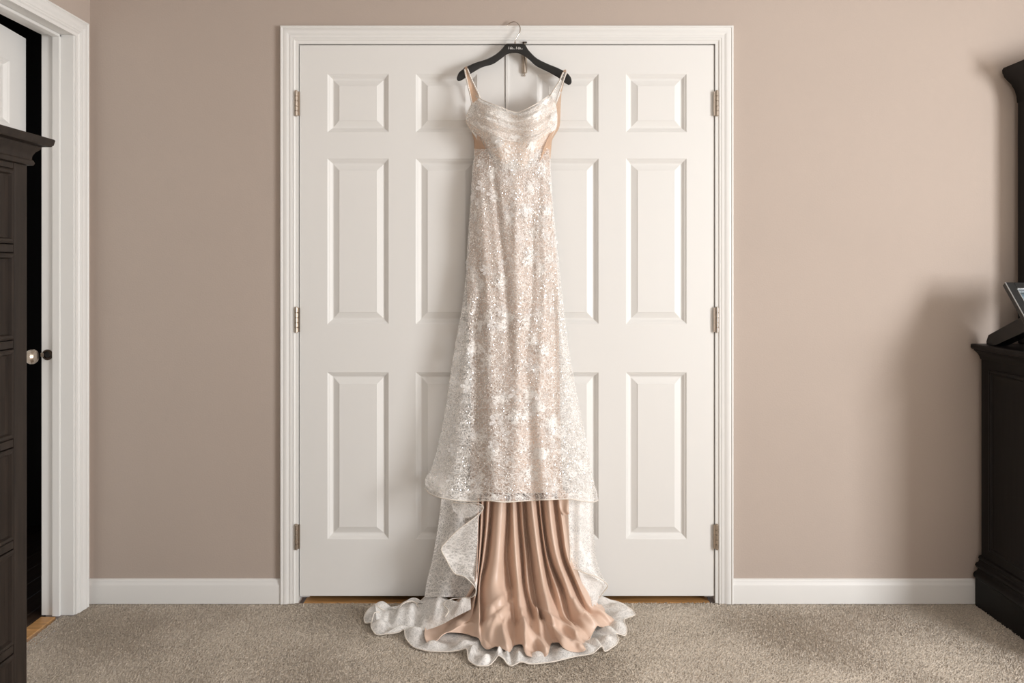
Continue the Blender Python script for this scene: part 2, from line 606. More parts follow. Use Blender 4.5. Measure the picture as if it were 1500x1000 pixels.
# ------------------------------------------------------------------ mouldings
CASING = [(0, 0), (0, .0165), (.002, .018), (.006, .018), (.0085, .0155), (.011, .0165), (.022, .016), (.029, .0125), (.033, .0105),
          (.0335, .0128), (.042, .0118), (.045, .0095), (.0455, .0115), (.050, .0112), (.054, .0075), (.064, .006), (.064, 0)]


def casing(name, x0, x1, z1, to_world, label, w=0.064):
    """door casing around an opening: inner edges at x0, x1 and z1; to_world(x, z, proud)"""
    mb = MB()
    vv, ff = [], []
    legs = []
    for (o, p) in CASING:
        r = w - o                       # distance from the opening
        legs.append([to_world(x0 - r, 0.0, p), to_world(x0 - r, z1 + r, p), to_world(x1 + r, z1 + r, p), to_world(x1 + r, 0.0, p)])
    n = len(CASING)
    for k in range(4):
        for i in range(n):
            vv.append(legs[i][k])
    for k in range(3):
        for i in range(n - 1):
            a = k * n + i
            ff.append((a, a + 1, a + n + 1, a + n))
    ff.append(tuple(range(n)))
    ff.append(tuple(3 * n + i for i in range(n)))
    mb.add(vv, ff)
    o = mb.build(name, M['white'], None, smooth=25)
    return tag(o, label, 'door casing', None, 'structure')


casing('trim_1', DX0 + 0.003, DX1 - 0.003, DZ1 - 0.003, lambda x, z, p: (x, -p, z), 'white moulded casing around the double door')
casing('trim_2', LY0 + 0.003, LY1 + 0.006, LZ1 - 0.003, lambda y, z, p: (XL + p, y, z), 'white moulded casing around the left hall doorway')

# jamb of the double door
jb = MB()
jb.box(DX0, DX0 + 0.0006, 0.001, 0.115, 0, DZ1)
jb.box(DX1 - 0.0006, DX1, 0.001, 0.115, 0, DZ1)
jb.box(DX0, DX1, 0.001, 0.115, DZ1 - 0.003, DZ1 + 0.0)
jb.box(DX0, DX0 + 0.03, 0.045, 0.08, 0, DZ1)
jb.box(DX1 - 0.03, DX1, 0.045, 0.08, 0, DZ1)
jb.box(DX0, DX1, 0.045, 0.08, DZ1 - 0.03, DZ1)
struct('trim_3', jb, M['white'], 'white jamb and stop of the double door', 'door jamb')

# jamb of the left doorway: stepped, stop in the middle, strike plate
t4 = empty('trim_4', (XL - WT / 2, LY1, 0), 'white stepped jamb of the left hall doorway', 'door jamb', None, 'structure')
XJ = XL - WT
MB().box(XJ - 0.002, XL, LY1, LY1 + 0.02, 0, LZ1 + 0.02).build('jamb_board', M['white'], t4, bevel=0.001)
MB().box(XJ - 0.002, XL, LY0 - 0.02, LY0, 0, LZ1 + 0.02).build('jamb_board', M['white'], t4, bevel=0.001)
MB().box(XJ - 0.002, XL, LY0, LY1, LZ1, LZ1 + 0.02).build('jamb_board', M['white'], t4, bevel=0.001)
SX0, SX1 = XJ + 0.041, XJ + 0.069
MB().box(SX0, SX1, LY1 - 0.011, LY1, 0, LZ1).build('stop', M['white'], t4, bevel=0.003)
MB().box(SX0, SX1, LY0, LY0 + 0.011, 0, LZ1).build('stop', M['white'], t4, bevel=0.003)
MB().box(SX0, SX1, LY0, LY1, LZ1 - 0.011, LZ1).build('stop', M['white'], t4, bevel=0.003)
sp = MB().lathe((XJ + 0.020, LY1, 0.925), 'y', [(0.019, 0), (0.019, -0.002), (0.016, -0.0035), (0.012, -0.0035), (0.011, -0.001)], 24).build('strike_plate', M['dark_metal'], t4, smooth=30)
tag(sp, 'round dark metal strike plate')
MB().lathe((XJ + 0.021, LY1 - 0.001, 0.926), 'y', [(0.0105, 0), (0.0105, -0.002)], 20).build('latch_hole', M['black_plastic'], sp, smooth=30)
MB().box(XJ - 0.003, XJ + 0.008, LY1 - 0.0045, LY1 - 0.0005, 0.918, 0.932).build('lip', M['nickel'], sp, bevel=0.001)


def baseboard(name, x0, x1, label):
    prof = [(0, 0), (0.0135, 0), (0.0135, 0.066), (0.0125, 0.070), (0.010, 0.074), (0.0085, 0.083), (0.006, 0.0865), (0, 0.0885)]
    vv = [(x0, -p, z) for p, z in prof] + [(x1, -p, z) for p, z in prof]
    n = len(prof)
    ff = [(i, i + 1, n + i + 1, n + i) for i in range(n - 1)] + [tuple(range(n)), tuple(range(n, 2 * n)), (n - 1, 0, n, 2 * n - 1)]
    o = MB().add(vv, ff).build(name, M['white'], None, smooth=25)
    return tag(o, label, 'baseboard', None, 'structure')


baseboard('baseboard_left', XL + 0.0005, DX0 - 0.0615, 'white baseboard between the left doorway and the double door')
baseboard('baseboard_right', DX1 + 0.0615, XR, 'white baseboard running from the double door behind the dresser')

# ------------------------------------------------------------------ six panel doors
def ring(mb, rects):
    """nested rectangles [(x0,x1,z0,z1,depth)], last one capped; local door coords"""
    vv, ff = [], []
    for (a, b, c, e, y) in rects:
        vv += [(a, y, c), (b, y, c), (b, y, e), (a, y, e)]
    for i in range(len(rects) - 1):
        for k in range(4):
            k2 = (k + 1) % 4
            ff.append((i * 4 + k, i * 4 + k2, i * 4 + 4 + k2, i * 4 + 4 + k))
    m = (len(rects) - 1) * 4
    ff.append((m, m + 1, m + 2, m + 3))
    return mb.add(vv, ff)


def panel_door(root, x0, x1, z0, z1, y, T, cols, rows, conv=lambda p: p):
    """leaf with recessed openings (part 'leaf') and one 'panel' mesh for each opening; front face at y"""
    xs = [x0] + [q for c in cols for q in c] + [x1]
    zs = [z0] + [q for r in rows for q in r] + [z1]
    mb = MB()
    for i in range(len(xs) - 1):
        for j in range(len(zs) - 1):
            if i % 2 == 1 and j % 2 == 1:
                continue
            mb.add([conv(p) for p in ((xs[i], y, zs[j]), (xs[i + 1], y, zs[j]), (xs[i + 1], y, zs[j + 1]), (xs[i], y, zs[j + 1]))], [(0, 1, 2, 3)])
    for (a, b) in (((x0, z0), (x1, z0)), ((x1, z0), (x1, z1)), ((x1, z1), (x0, z1)), ((x0, z1), (x0, z0))):
        mb.add([conv(p) for p in ((a[0], y, a[1]), (b[0], y, b[1]), (b[0], y + T, b[1]), (a[0], y + T, a[1]))], [(0, 3, 2, 1)])
    mb.add([conv(p) for p in ((x0, y + T, z0), (x1, y + T, z0), (x1, y + T, z1), (x0, y + T, z1))], [(3, 2, 1, 0)])
    # inner back of the openings
    leaf = mb.build('leaf', M['white'], root, fix=False)
    for (a, b) in cols:
        for (c, e) in rows:
            pm = MB()
            R = []
            for ins, dep in ((0, 0), (0.0025, 0.0015), (0.006, 0.0045), (0.008, 0.0052), (0.016, 0.0125), (0.0185, 0.0135), (0.021, 0.0135), (0.0425, 0.0042), (0.0437, 0.0028), (0.046, 0.0028)):
                R.append((a + ins, b - ins, c + ins, e - ins, y + dep))
            ring(pm, R)
            pm.v = [conv(p) for p in pm.v]
            pm.build('panel', M['white'], root, fix=False)
    return leaf


def hinge(root, x, zc, side, y=0.0):
    h = MB()
    z = zc - 0.0445
    hb = MB()
    hb.box(min(x, x - side * 0.012), max(x, x - side * 0.012), y - 0.004, y + 0.001, z, z + 0.089)
    hob = hb.build('hinge', M['nickel'], root)
    tag(hob, 'brushed nickel butt hinge')
    for i, (a, b) in enumerate(((0.0, 0.0165), (0.0178, 0.0335), (0.0348, 0.0525), (0.0538, 0.0705), (0.0718, 0.089))):
        MB().lathe((x, y - 0.0065, z), 'z', [(0.0050, a), (0.0062, a + 0.0008), (0.0062, b - 0.0008), (0.0050, b)], 14).build('knuckle', M['nickel'], hob, smooth=30)
    MB().lathe((x, y - 0.0065, z), 'z', [(0.003, -0.003), (0.0045, -0.0015), (0.0045, 0.0), (0.0035, 0.001), (0.0035, 0.088), (0.0048, 0.089), (0.0048, 0.091), (0.003, 0.093)], 14).build('pin', M['nickel'], hob, smooth=30)


rowsz = [(H - (789.5 - Y0) / F * D, H - (545 - Y0) / F * D), (H - (474.5 - Y0) / F * D, H - (232 - Y0) / F * D), (H - (193.5 - Y0) / F * D, H - (108 - Y0) / F * D)]
px2x = lambda p: (p - 750) / F * D
LZ0_, LZ1_ = H - (872.5 - Y0) / F * D, H - (66.3 - Y0) / F * D
d1 = empty('door_1', (px2x(438.5), 0.02, LZ0_), 'left leaf of the white six panel double door, hinged on its left', 'door', None, 'structure')
panel_door(d1, px2x(438.8), px2x(739.9), LZ0_, LZ1_, 0.0, 0.035, [(px2x(479.5), px2x(569.3)), (px2x(609), px2x(699))], rowsz)
d2 = empty('door_2', (px2x(1046.5), 0.02, LZ0_), 'right leaf of the white six panel double door, hinged on its right', 'door', None, 'structure')
panel_door(d2, px2x(741.2), px2x(1046.3), LZ0_, LZ1_, 0.0, 0.035, [(px2x(786.5), px2x(877)), (px2x(917), px2x(1006))], rowsz)
for zpx in (152.5, 468, 784.5):
    hinge(d1, px2x(435.4), H - (zpx - Y0) / F * D, -1, -0.006)
    hinge(d2, px2x(1049.2), H - (zpx - Y0) / F * D, 1, -0.006)
# astragal bead on the meeting edge and the slim bolt near the top of the right leaf
ast = MB().box(px2x(740.5), px2x(745.4), -0.005, 0.0, LZ0_ + 0.001, LZ1_ - 0.001).build('astragal', M['white'], d2, bevel=0.0015)
bo = MB()
bx = px2x(768.2)
bo.lathe((bx, -0.0075, 0), 'z', [(0.001, 1.9385), (0.0035, 1.940), (0.0035, 1.944), (0.0022, 1.946), (0.0022, 1.949), (0.0082, 1.951), (0.0082, 2.020), (0.0045, 2.023), (0.0045, 2.060)], 16)
bolt = bo.build('surface_bolt', M['nickel'], d2, smooth=30)
tag(bolt, 'slim nickel surface bolt behind the hanger')
MB().box(bx - 0.010, bx + 0.010, -0.004, 0.0, 1.952, 2.018).build('bolt_plate', M['nickel'], bolt, bevel=0.001)
MB().box(bx - 0.007, bx + 0.009, -0.020, -0.007, 2.0600, 2.0635).build('bolt_keeper', M['dark_metal'], bolt, bevel=0.001)

# hall door, ajar, hinged at the near jamb of the left doorway
d3 = empty('door_3', (XJ, LY0 + 0.003, 0.012), 'white panel hall door standing ajar behind the dark chest', 'door', None, 'structure')
ANG = math.radians(6.5)
DW = LY1 - LY0 - 0.008
hx, hy = XJ + 0.0, LY0 + 0.003


def conv3(p):
    # local: x along the leaf from the hinge, y depth (0 = room face, T = hall face), z up
    lx, ly, lz = p
    ca, sa = math.cos(ANG), math.sin(ANG)
    ox, oy = 0.035 - ly, lx            # closed: room face at XJ + 0.035
    return (hx + ox * ca - oy * sa, hy + ox * sa + oy * ca, lz)


r3 = [(z - LZ0_ + 0.012, e - LZ0_ + 0.012) for z, e in rowsz]
panel_door(d3, 0.0, DW, 0.012, 2.046, 0.0, 0.035, [(0.105, 0.325), (0.425, DW - 0.105)], r3, conv3)
for side, y_ in ((1, 0.0), (-1, 0.035)):
    kb = MB()
    kb.lathe((0, 0, 0), 'y', [(0.026, 0), (0.026, -0.006), (0.012, -0.010), (0.011, -0.030), (0.020, -0.036), (0.026, -0.046), (0.026, -0.056), (0.020, -0.064), (0.008, -0.067)], 24)
    kb.v = [conv3((DW - 0.062 + p[0], y_ + p[1] * side, 0.925 + p[2])) for p in kb.v]
    tag(kb.build('door_knob', M['nickel'], d3, smooth=30), 'satin nickel round knob')

# ------------------------------------------------------------------ carpet pile
def carpet_pile(x0, x1, y0, y1, step, seed):
    r = np.random.default_rng(seed)
    nx, ny = int((x1 - x0) / step), int((y1 - y0) / step)
    X, Y = np.meshgrid(np.linspace(x0, x1, nx), np.linspace(y0, y1, ny))
    X = X.ravel() + r.uniform(-.5, .5, X.size) * step
    Y = Y.ravel() + r.uniform(-.5, .5, Y.size) * step
    keep = (Y < -0.003) & (X > XL - 0.045) & ~((X < XL) & ((Y > LY1) | (Y < LY0)))
    X, Y = X[keep], Y[keep]
    n = X.size
    # broad brushed bands lean the tufts in different directions
    a = 1.1 * np.sin(2.6 * X + 3.1 * Y + 0.7 * np.sin(4.1 * Y)) + 0.7 * np.sin(5.3 * X - 7.0 * Y + 1.0) + 0.5 * np.sin(11 * X + 9 * Y)
    ang = a + r.normal(0, 0.7, n)
    lean = 0.0045 + r.uniform(0, 0.003, n)
    hgt = r.uniform(0.003, 0.0075, n)
    base = -0.0045
    rad = step * r.uniform(0.55, 0.85, n)
    ph = r.uniform(0, 6.28, n)
    V = np.zeros((n, 4, 3))
    for k in range(3):
        V[:, k, 0] = X + rad * np.cos(ph + k * 2.094)
        V[:, k, 1] = Y + rad * np.sin(ph + k * 2.094)
        V[:, k, 2] = base
    V[:, 3, 0] = X + lean * np.cos(ang)
    V[:, 3, 1] = Y + lean * np.sin(ang)
    V[:, 3, 2] = base + hgt
    i0 = (np.arange(n) * 4)[:, None]
    Ft = np.concatenate([i0 + np.array([[0, 1, 3]]), i0 + np.array([[1, 2, 3]]), i0 + np.array([[2, 0, 3]])], 1).reshape(-1, 3)
    me = bpy.data.meshes.new('carpet_pile')
    me.vertices.add(n * 4)
    me.vertices.foreach_set('co', V.reshape(-1))
    me.loops.add(Ft.size)
    me.loops.foreach_set('vertex_index', Ft.reshape(-1).astype(np.int32))
    me.polygons.add(len(Ft))
    me.polygons.foreach_set('loop_start', (np.arange(len(Ft)) * 3).astype(np.int32))
    me.update()
    me.validate()
    me.shade_smooth()
    me.materials.append(M['carpet'])
    o = bpy.data.objects.new('carpet_pile', me)
    link(o, floor)
    tag(o, kind='stuff')
    return o


carpet_pile(-1.62, 2.4, -1.15, 0.0, 0.0052, 3)

# ------------------------------------------------------------------ tall chest in the left foreground
CX1 = -1.050                      # front plane (faces +x)
CY1 = -(D - 1.643)                # far end
CY0 = CY1 - 1.02
CX0 = XL + 0.04
ch = empty('chest_of_drawers', ((CX0 + CX1) / 2, (CY0 + CY1) / 2, 0), 'tall espresso chest of drawers in the left foreground before the doorway', 'chest')
MB().box(CX0, CX1 - 0.02, CY0 + 0.004, CY1 - 0.004, 0.09, 1.457).build('carcass', M['espresso'], ch, bevel=0.002)
ST = 0.043
levels = [1.440, 1.272, 1.070, 0.862, 0.648, 0.428, 0.21]
MB().box(CX1 - 0.02, CX1, CY1 - ST, CY1, 0.09, 1.457).build('stile', M['espresso'], ch, bevel=0.003)
MB().box(CX1 - 0.02, CX1, CY0, CY0 + ST, 0.09, 1.457).build('stile', M['espresso'], ch, bevel=0.003)

for i, z in enumerate([1.4485] + levels[1:-1] + [0.155]):
    t = 0.0085 if i < 6 else 0.055
    MB().box(CX1 - 0.02, CX1 - 0.001, CY0 + ST + 0.0005, CY1 - ST - 0.0005, z - t, z + t).build('rail', M['espresso'], ch, bevel=0.002)
zt = 1.440
for i in range(6):
    top = (levels[i] - 0.0105) if i else 1.4385
    bot = levels[i + 1] + 0.0105
    a, b = CY0 + ST + 0.002, CY1 - ST - 0.002
    dm = MB()
    # raised bead edge then flat field
    R = [(0, CX1 - 0.018), (0, CX1 + 0.000), (0.004, CX1 + 0.003), (0.009, CX1 + 0.002), (0.012, CX1 - 0.004), (0.02, CX1 - 0.005)]
    vv, fq = [], []
    for ins, x in R:
        vv += [(x, a + ins, bot + ins), (x, b - ins, bot + ins), (x, b - ins, top - ins), (x, a + ins, top - ins)]
    for q in range(len(R) - 1):
        for k in range(4):
            k2 = (k + 1) % 4
            fq.append((q * 4 + k, q * 4 + k2, q * 4 + 4 + k2, q * 4 + 4 + k))
    m = (len(R) - 1) * 4
    fq += [(m, m + 1, m + 2, m + 3), (3, 2, 1, 0)]
    dr = dm.add(vv, fq).build('drawer', M['espresso'], ch)
    for yk in (a + 0.2, b - 0.2):
        MB().lathe((CX1 - 0.006, yk, (top + bot) / 2), 'x', [(0.014, 0), (0.014, 0.003), (0.007, 0.006), (0.006, 0.016), (0.014, 0.021), (0.016, 0.026), (0.012, 0.031), (0.004, 0.033)], 16).build('knob', M['dark_metal'], dr, smooth=30)
MB().rectlathe(CX0, CX1, CY0, CY1, [(0.0, 1.452), (0.010, 1.454), (0.012, 1.459), (0.010, 1.464), (0.007, 1.466), (0.008, 1.474), (0.013, 1.483), (0.020, 1.489), (0.0225, 1.4915), (0.0225, 1.4955), (0.025, 1.4965),
               (0.038, 1.4985), (0.0425, 1.503), (0.045, 1.514), (0.043, 1.516)], (0, 0.75, 1, 1)).build('cornice', M['espresso'], ch, smooth=35)
MB().rectlathe(CX0, CX1, CY0, CY1, [(0.022, 0.0), (0.022, 0.075), (0.018, 0.082), (0.010, 0.09), (0.008, 0.10), (0.0, 0.105)], (0, 1, 1, 1)).build('plinth', M['espresso'], ch, smooth=35)

# ------------------------------------------------------------------ dresser with mirror on the right
RX0, RX1 = 1.718, 3.10
RY1, RY0 = -0.022, -0.475
dr_ = empty('dresser', ((RX0 + RX1) / 2, (RY0 + RY1) / 2, 0), 'black wooden dresser with moulded base at the right against the wall', 'dresser')
MB().box(RX0, RX1, RY0, RY1, 0.10, 0.905).build('body', M['black_wood'], dr_, bevel=0.003)
MB().rectlathe(RX0, RX1, RY0, RY1, [(0.002, 0.900), (0.004, 0.905), (0.006, 0.912), (0.012, 0.922), (0.020, 0.930), (0.024, 0.932), (0.024, 0.936), (0.030, 0.9375), (0.034, 0.943), (0.034, 0.953), (0.031, 0.956)],
               (1, 1, 1, 0.2)).build('top', M['black_wood'], dr_, smooth=35)
MB().rectlathe(RX0, RX1, RY0, RY1, [(0.018, -0.006), (0.018, 0.098), (0.023, 0.103), (0.0245, 0.112), (0.021, 0.120), (0.012, 0.127), (0.010, 0.135), (0.015, 0.138), (0.0185, 0.145), (0.0165, 0.153), (0.008, 0.158),
               (0.006, 0.168), (0.009, 0.172), (0.007, 0.180), (0.0, 0.184)], (1, 1, 1, 0.3)).build('plinth', M['black_wood'], dr_, smooth=35)
# moulded end panel on the side facing the room
ep = MB()
ya, yb, za, zb = RY0 + 0.055, RY1 - 0.052, 0.215, 0.868
vv, fq = [], []
R = [(0, 0.0), (0.0, 0.005), (0.006, 0.008), (0.012, 0.006), (0.016, 0.0015), (0.024, 0.0008)]
for ins, o in R:
    vv += [(RX0 - o, ya + ins, za + ins), (RX0 - o, yb - ins, za + ins), (RX0 - o, yb - ins, zb - ins), (RX0 - o, ya + ins, zb - ins)]
for q in range(len(R) - 1):
    for k in range(4):
        k2 = (k + 1) % 4
        fq.append((q * 4 + k, q * 4 + k2, q * 4 + 4 + k2, q * 4 + 4 + k))
m = (len(R) - 1) * 4
fq.append((m, m + 1, m + 2, m + 3))
ep.add(vv, fq).build('end_panel', M['black_wood'], dr_)
for i in range(3):
    for j in range(3):
        a = RX0 + 0.04 + i * 0.436
        z = 0.20 + j * 0.235
        dw = MB().box(a, a + 0.425, RY0 - 0.012, RY0 + 0.002, z, z + 0.222).build('drawer', M['black_wood'], dr_, bevel=0.005)
        MB().lathe((a + 0.2125, RY0 - 0.012, z + 0.111), 'y', [(0.015, 0), (0.015, -0.003), (0.007, -0.006), (0.006, -0.016), (0.015, -0.022), (0.016, -0.027), (0.006, -0.032)], 16).build('knob', M['dark_metal'], dw, smooth=30)

mir = empty('dresser_mirror', (2.41, -0.045, 0.956), 'tall black framed mirror with crown moulding standing on the dresser', 'mirror')
MX0, MX1, MZ1 = 1.850, 2.99, 1.905
MB().box(MX0, MX0 + 0.085, -0.115, -0.022, 0.9565, MZ1).build('post', M['black_wood'], mir, bevel=0.006)
MB().box(MX1 - 0.085, MX1, -0.115, -0.022, 0.9565, MZ1).build('post', M['black_wood'], mir, bevel=0.006)
MB().box(MX0 + 0.086, MX1 - 0.086, -0.105, -0.024, 0.9565, 1.06).build('rail', M['black_wood'], mir, bevel=0.005)
MB().box(MX0 + 0.086, MX1 - 0.086, -0.105, -0.024, 1.80, MZ1).build('rail', M['black_wood'], mir, bevel=0.005)
MB().box(MX0 + 0.08, MX1 - 0.08, -0.070, -0.064, 1.05, 1.81).build('glass', M['mirror_glass'], mir)
# arched crown: profile swept along x, rising towards the middle
cr = MB()
prof = [(0.0, -0.085), (0.004, -0.06), (0.012, -0.04), (0.022, -0.028), (0.027, -0.024), (0.030, -0.018), (0.045, -0.008), (0.062, 0.004), (0.070, 0.010), (0.073, 0.018), (0.078, 0.024), (0.080, 0.036), (0.072, 0.044)]
NX = 29
vv, fq = [], []
for i in range(NX):
    t = i / (NX - 1)
    x = MX0 + (MX1 - MX0) * t
    rise = 0.10 * math.sin(math.pi * t) ** 0.9
    for o, z in prof:
        xe = x + (-o if i == 0 else (o if i == NX - 1 else 0)) * 0.69
        if 0 < t < 1:
            xe = x
        vv.append((xe, -0.115 - o * 0.62, 1.922 + z + rise))
    for o, z in reversed(prof):
        vv.append((x + (-o if i == 0 else (o if i == NX - 1 else 0)) * 0.69, -0.022, 1.922 + z + rise))
n = len(prof) * 2
for i in range(NX - 1):
    for k in range(n):
        k2 = (k + 1) % n
        fq.append((i * n + k, i * n + k2, i * n + n + k2, i * n + n + k))
fq += [tuple(range(n)), tuple((NX - 1) * n + k for k in range(n))]
cr.add(vv, fq).build('crown', M['black_wood'], mir, smooth=35)

# picture frame leaning back on its easel leg
ZT = 0.956
pf = empty('picture_frame', (1.80, -0.28, ZT), 'black picture frame leaning back on its easel leg on the dresser', 'picture frame')
tilt = math.radians(41)
FW, FH, FT = 0.235, 0.285, 0.018
pz0 = ZT + FT * math.sin(tilt) * 0 + 0.002
pxL = 1.676


def fconv(u, v, w):
    """u across, v up the slope, w towards the viewer"""
    s, c = math.sin(tilt), math.cos(tilt)
    y = -0.395 + v * s - w * c
    z = pz0 + v * c + w * s
    return (pxL + u, y, z)


def fbox(u0, u1, v0, v1, w0, w1):
    b = MB().box(u0, u1, v0, v1, w0, w1)
    b.v = [fconv(*p) for p in b.v]
    return b


bd = 0.030
fbox(0, bd, 0, FH, 0, FT).build('moulding', M['frame_black'], pf, bevel=0.002)
fbox(FW - bd, FW, 0, FH, 0, FT).build('moulding', M['frame_black'], pf, bevel=0.002)
fbox(bd, FW - bd, 0, bd, 0, FT).build('moulding', M['frame_black'], pf, bevel=0.002)
fbox(bd, FW - bd, FH - bd, FH, 0, FT).build('moulding', M['frame_black'], pf, bevel=0.002)
il = MB()
for (a, b, c, e) in ((bd - .003, bd, bd, FH - bd), (FW - bd, FW - bd + .003, bd, FH - bd), (bd, FW - bd, bd - .003, bd), (bd, FW - bd, FH - bd, FH - bd + .003)):
    q = fbox(a, b, c, e, FT - 0.001, FT + 0.0012)
    il.add(q.v, q.f)
for (a, b, c, e) in ((0, .0022, 0, FH),):
    q = fbox(a, b, c, e, FT - 0.002, FT + 0.0008)
    il.add(q.v, q.f)
il.build('inlay', M['frame_line'], pf)
fbox(bd - 0.001, FW - bd + 0.001, bd - 0.001, FH - bd + 0.001, 0.002, 0.010).build('picture', M['picture'], pf)
fbox(0.012, FW - 0.012, 0.012, FH - 0.012, -0.004, 0.002).build('backing', M['frame_black'], pf)
lg = MB()
u0, u1 = 0.040, 0.085
t0 = fconv(u0, 0.17, -0.004); t1 = fconv(u0, 0.115, -0.004)
yb_, yf_ = -0.055, -0.105
sec = [(t0[1], t0[2]), (yb_ - 0.012, ZT + 0.036), (yb_, ZT + 0.012), (yb_ - 0.002, ZT + 0.0008), (yf_, ZT + 0.0008), (t1[1], t1[2])]
k_ = len(sec)
lg.add([(pxL + u0, y, z) for y, z in sec] + [(pxL + u1, y, z) for y, z in sec],
       [tuple(range(k_)), tuple(range(2 * k_ - 1, k_ - 1, -1))] + [(i, (i + 1) % k_, k_ + (i + 1) % k_, k_ + i) for i in range(k_)])
lg.build('easel_leg', M['frame_black'], pf, bevel=0.001)

# ------------------------------------------------------------------ hanger
hg = empty('clothes_hanger', (0.005, -0.03, 1.98), 'black clothes hanger with a thin metal hook over the door casing', 'hanger')
HD = D - 0.040
outline = [(669, 114), (672, 106.4), (678, 101.4), (681.6, 98.6), (696, 92), (711.6, 87), (723.6, 81), (732, 74.6), (737, 69), (741, 64.6), (744, 63.8), (766, 63.8), (769, 64.8), (772, 70), (775.5, 74.8), (786, 85),
           (800.4, 92.6), (816, 99), (826, 104), (831.6, 107.6), (836, 113), (837.4, 119), (836.5, 123), (833, 124.6), (827, 121.4), (819.6, 115), (804, 106), (786, 97), (775, 87.5), (765.6, 80.8), (756, 77.6),
           (744, 79), (734, 86), (722, 94), (705.6, 99), (687.6, 109.4), (679, 116), (672, 119), (669.3, 117)]
up_ = outline[:24]
lo_ = outline[23:] + [outline[0]]
up_r = resample(np.array(up_), 70)
lo_r = resample(np.array(lo_), 70)[::-1]
vv, fq = [], []
TH = 0.0085
for i in range(70):
    a, b = up_r[i], lo_r[i]
    for q, dy in ((0.0, 0.0), (0.0, -0.55), (0.1, -0.95), (0.3, -1.0), (0.7, -1.0), (0.9, -0.95), (1.0, -0.55), (1.0, 0.0), (1.0, 0.55), (0.8, 1.0), (0.2, 1.0), (0.0, 0.55)):
        p = a * (1 - q) + b * q
        # arms curve slightly forward at the tips
        bend = -0.012 * ((p[0] - 753) / 84) ** 2
        vv.append(P(p[0], p[1], HD + dy * TH * 0.9 + bend))
for i in range(69):
    for k in range(12):
        k2 = (k + 1) % 12
        fq.append((i * 12 + k, i * 12 + k2, i * 12 + 12 + k2, i * 12 + 12 + k))
fq += [tuple(range(12)), tuple(69 * 12 + k for k in range(12))]
MB().add(vv, fq).build('arms', M['black_plastic'], hg, smooth=40)
hk = [(742.6, 37.4, HD + 0.026), (743.8, 36.2, HD + 0.026), (747, 33.6, HD + 0.024), (751, 32.0, HD + 0.02), (755, 32.4, HD + 0.016), (759, 35.2, HD + 0.011), (761.6, 39.5, HD + 0.006), (762, 43.5, HD + 0.003), (761, 48, HD), (757.5, 54, HD), (755, 58.2, HD), (754.6, 61, HD), (754.6, 66, HD)]
MB().tube([P(*p) for p in resample(np.array(hk), 50)], 0.0019, 10).build('hook', M['hook_metal'], hg, smooth=True)
MB().lathe(P(742.4, 37.5, HD + 0.026), 'x', [(0.0012, -0.003), (0.0030, -0.0015), (0.0034, 0.0005), (0.0026, 0.003)], 12).build('hook_tip', M['hook_metal'], hg, smooth=True)
MB().lathe(P(754.6, 63.8, HD), 'z', [(0.0034, -0.003), (0.0034, 0.004), (0.0026, 0.0065)], 12).build('collar', M['hook_metal'], hg, smooth=30)
tx = bpy.data.curves.new('lettering', 'FONT')
tx.body = 'I do... I do...'
tx.size = 0.0165
tx.align_x = 'CENTER'
tx.align_y = 'CENTER'
tx.extrude = 0.0002
tx.offset = 0.00025
tx.shear = 0.15
tob = bpy.data.objects.new('lettering_source', tx)
C.objects.link(tob)
bpy.context.view_layer.update()
tme = bpy.data.meshes.new_from_object(tob.evaluated_get(bpy.context.evaluated_depsgraph_get()))
bpy.data.objects.remove(tob)
pc = P(755, 70.5, HD - TH * 0.9 - 0.0006)
w_ = max(v.co.x for v in tme.vertices) - min(v.co.x for v in tme.vertices)
s_ = (21.0 / F * HD) / w_
for v in tme.vertices:
    v.co = Vector((pc[0] + v.co.x * s_, pc[1] - v.co.z, pc[2] + v.co.y * s_ * 1.15))
tme.materials.clear()
tme.materials.append(M['silver_print'])
lt = link(bpy.data.objects.new('lettering', tme), hg)
tag(lt, 'small silver lettering')

# ------------------------------------------------------------------ wedding dress
dress = empty('wedding_dress', (0.01, -0.12, 0.0), 'long ivory lace wedding gown with blush satin train hanging from the black hanger', 'wedding dress')

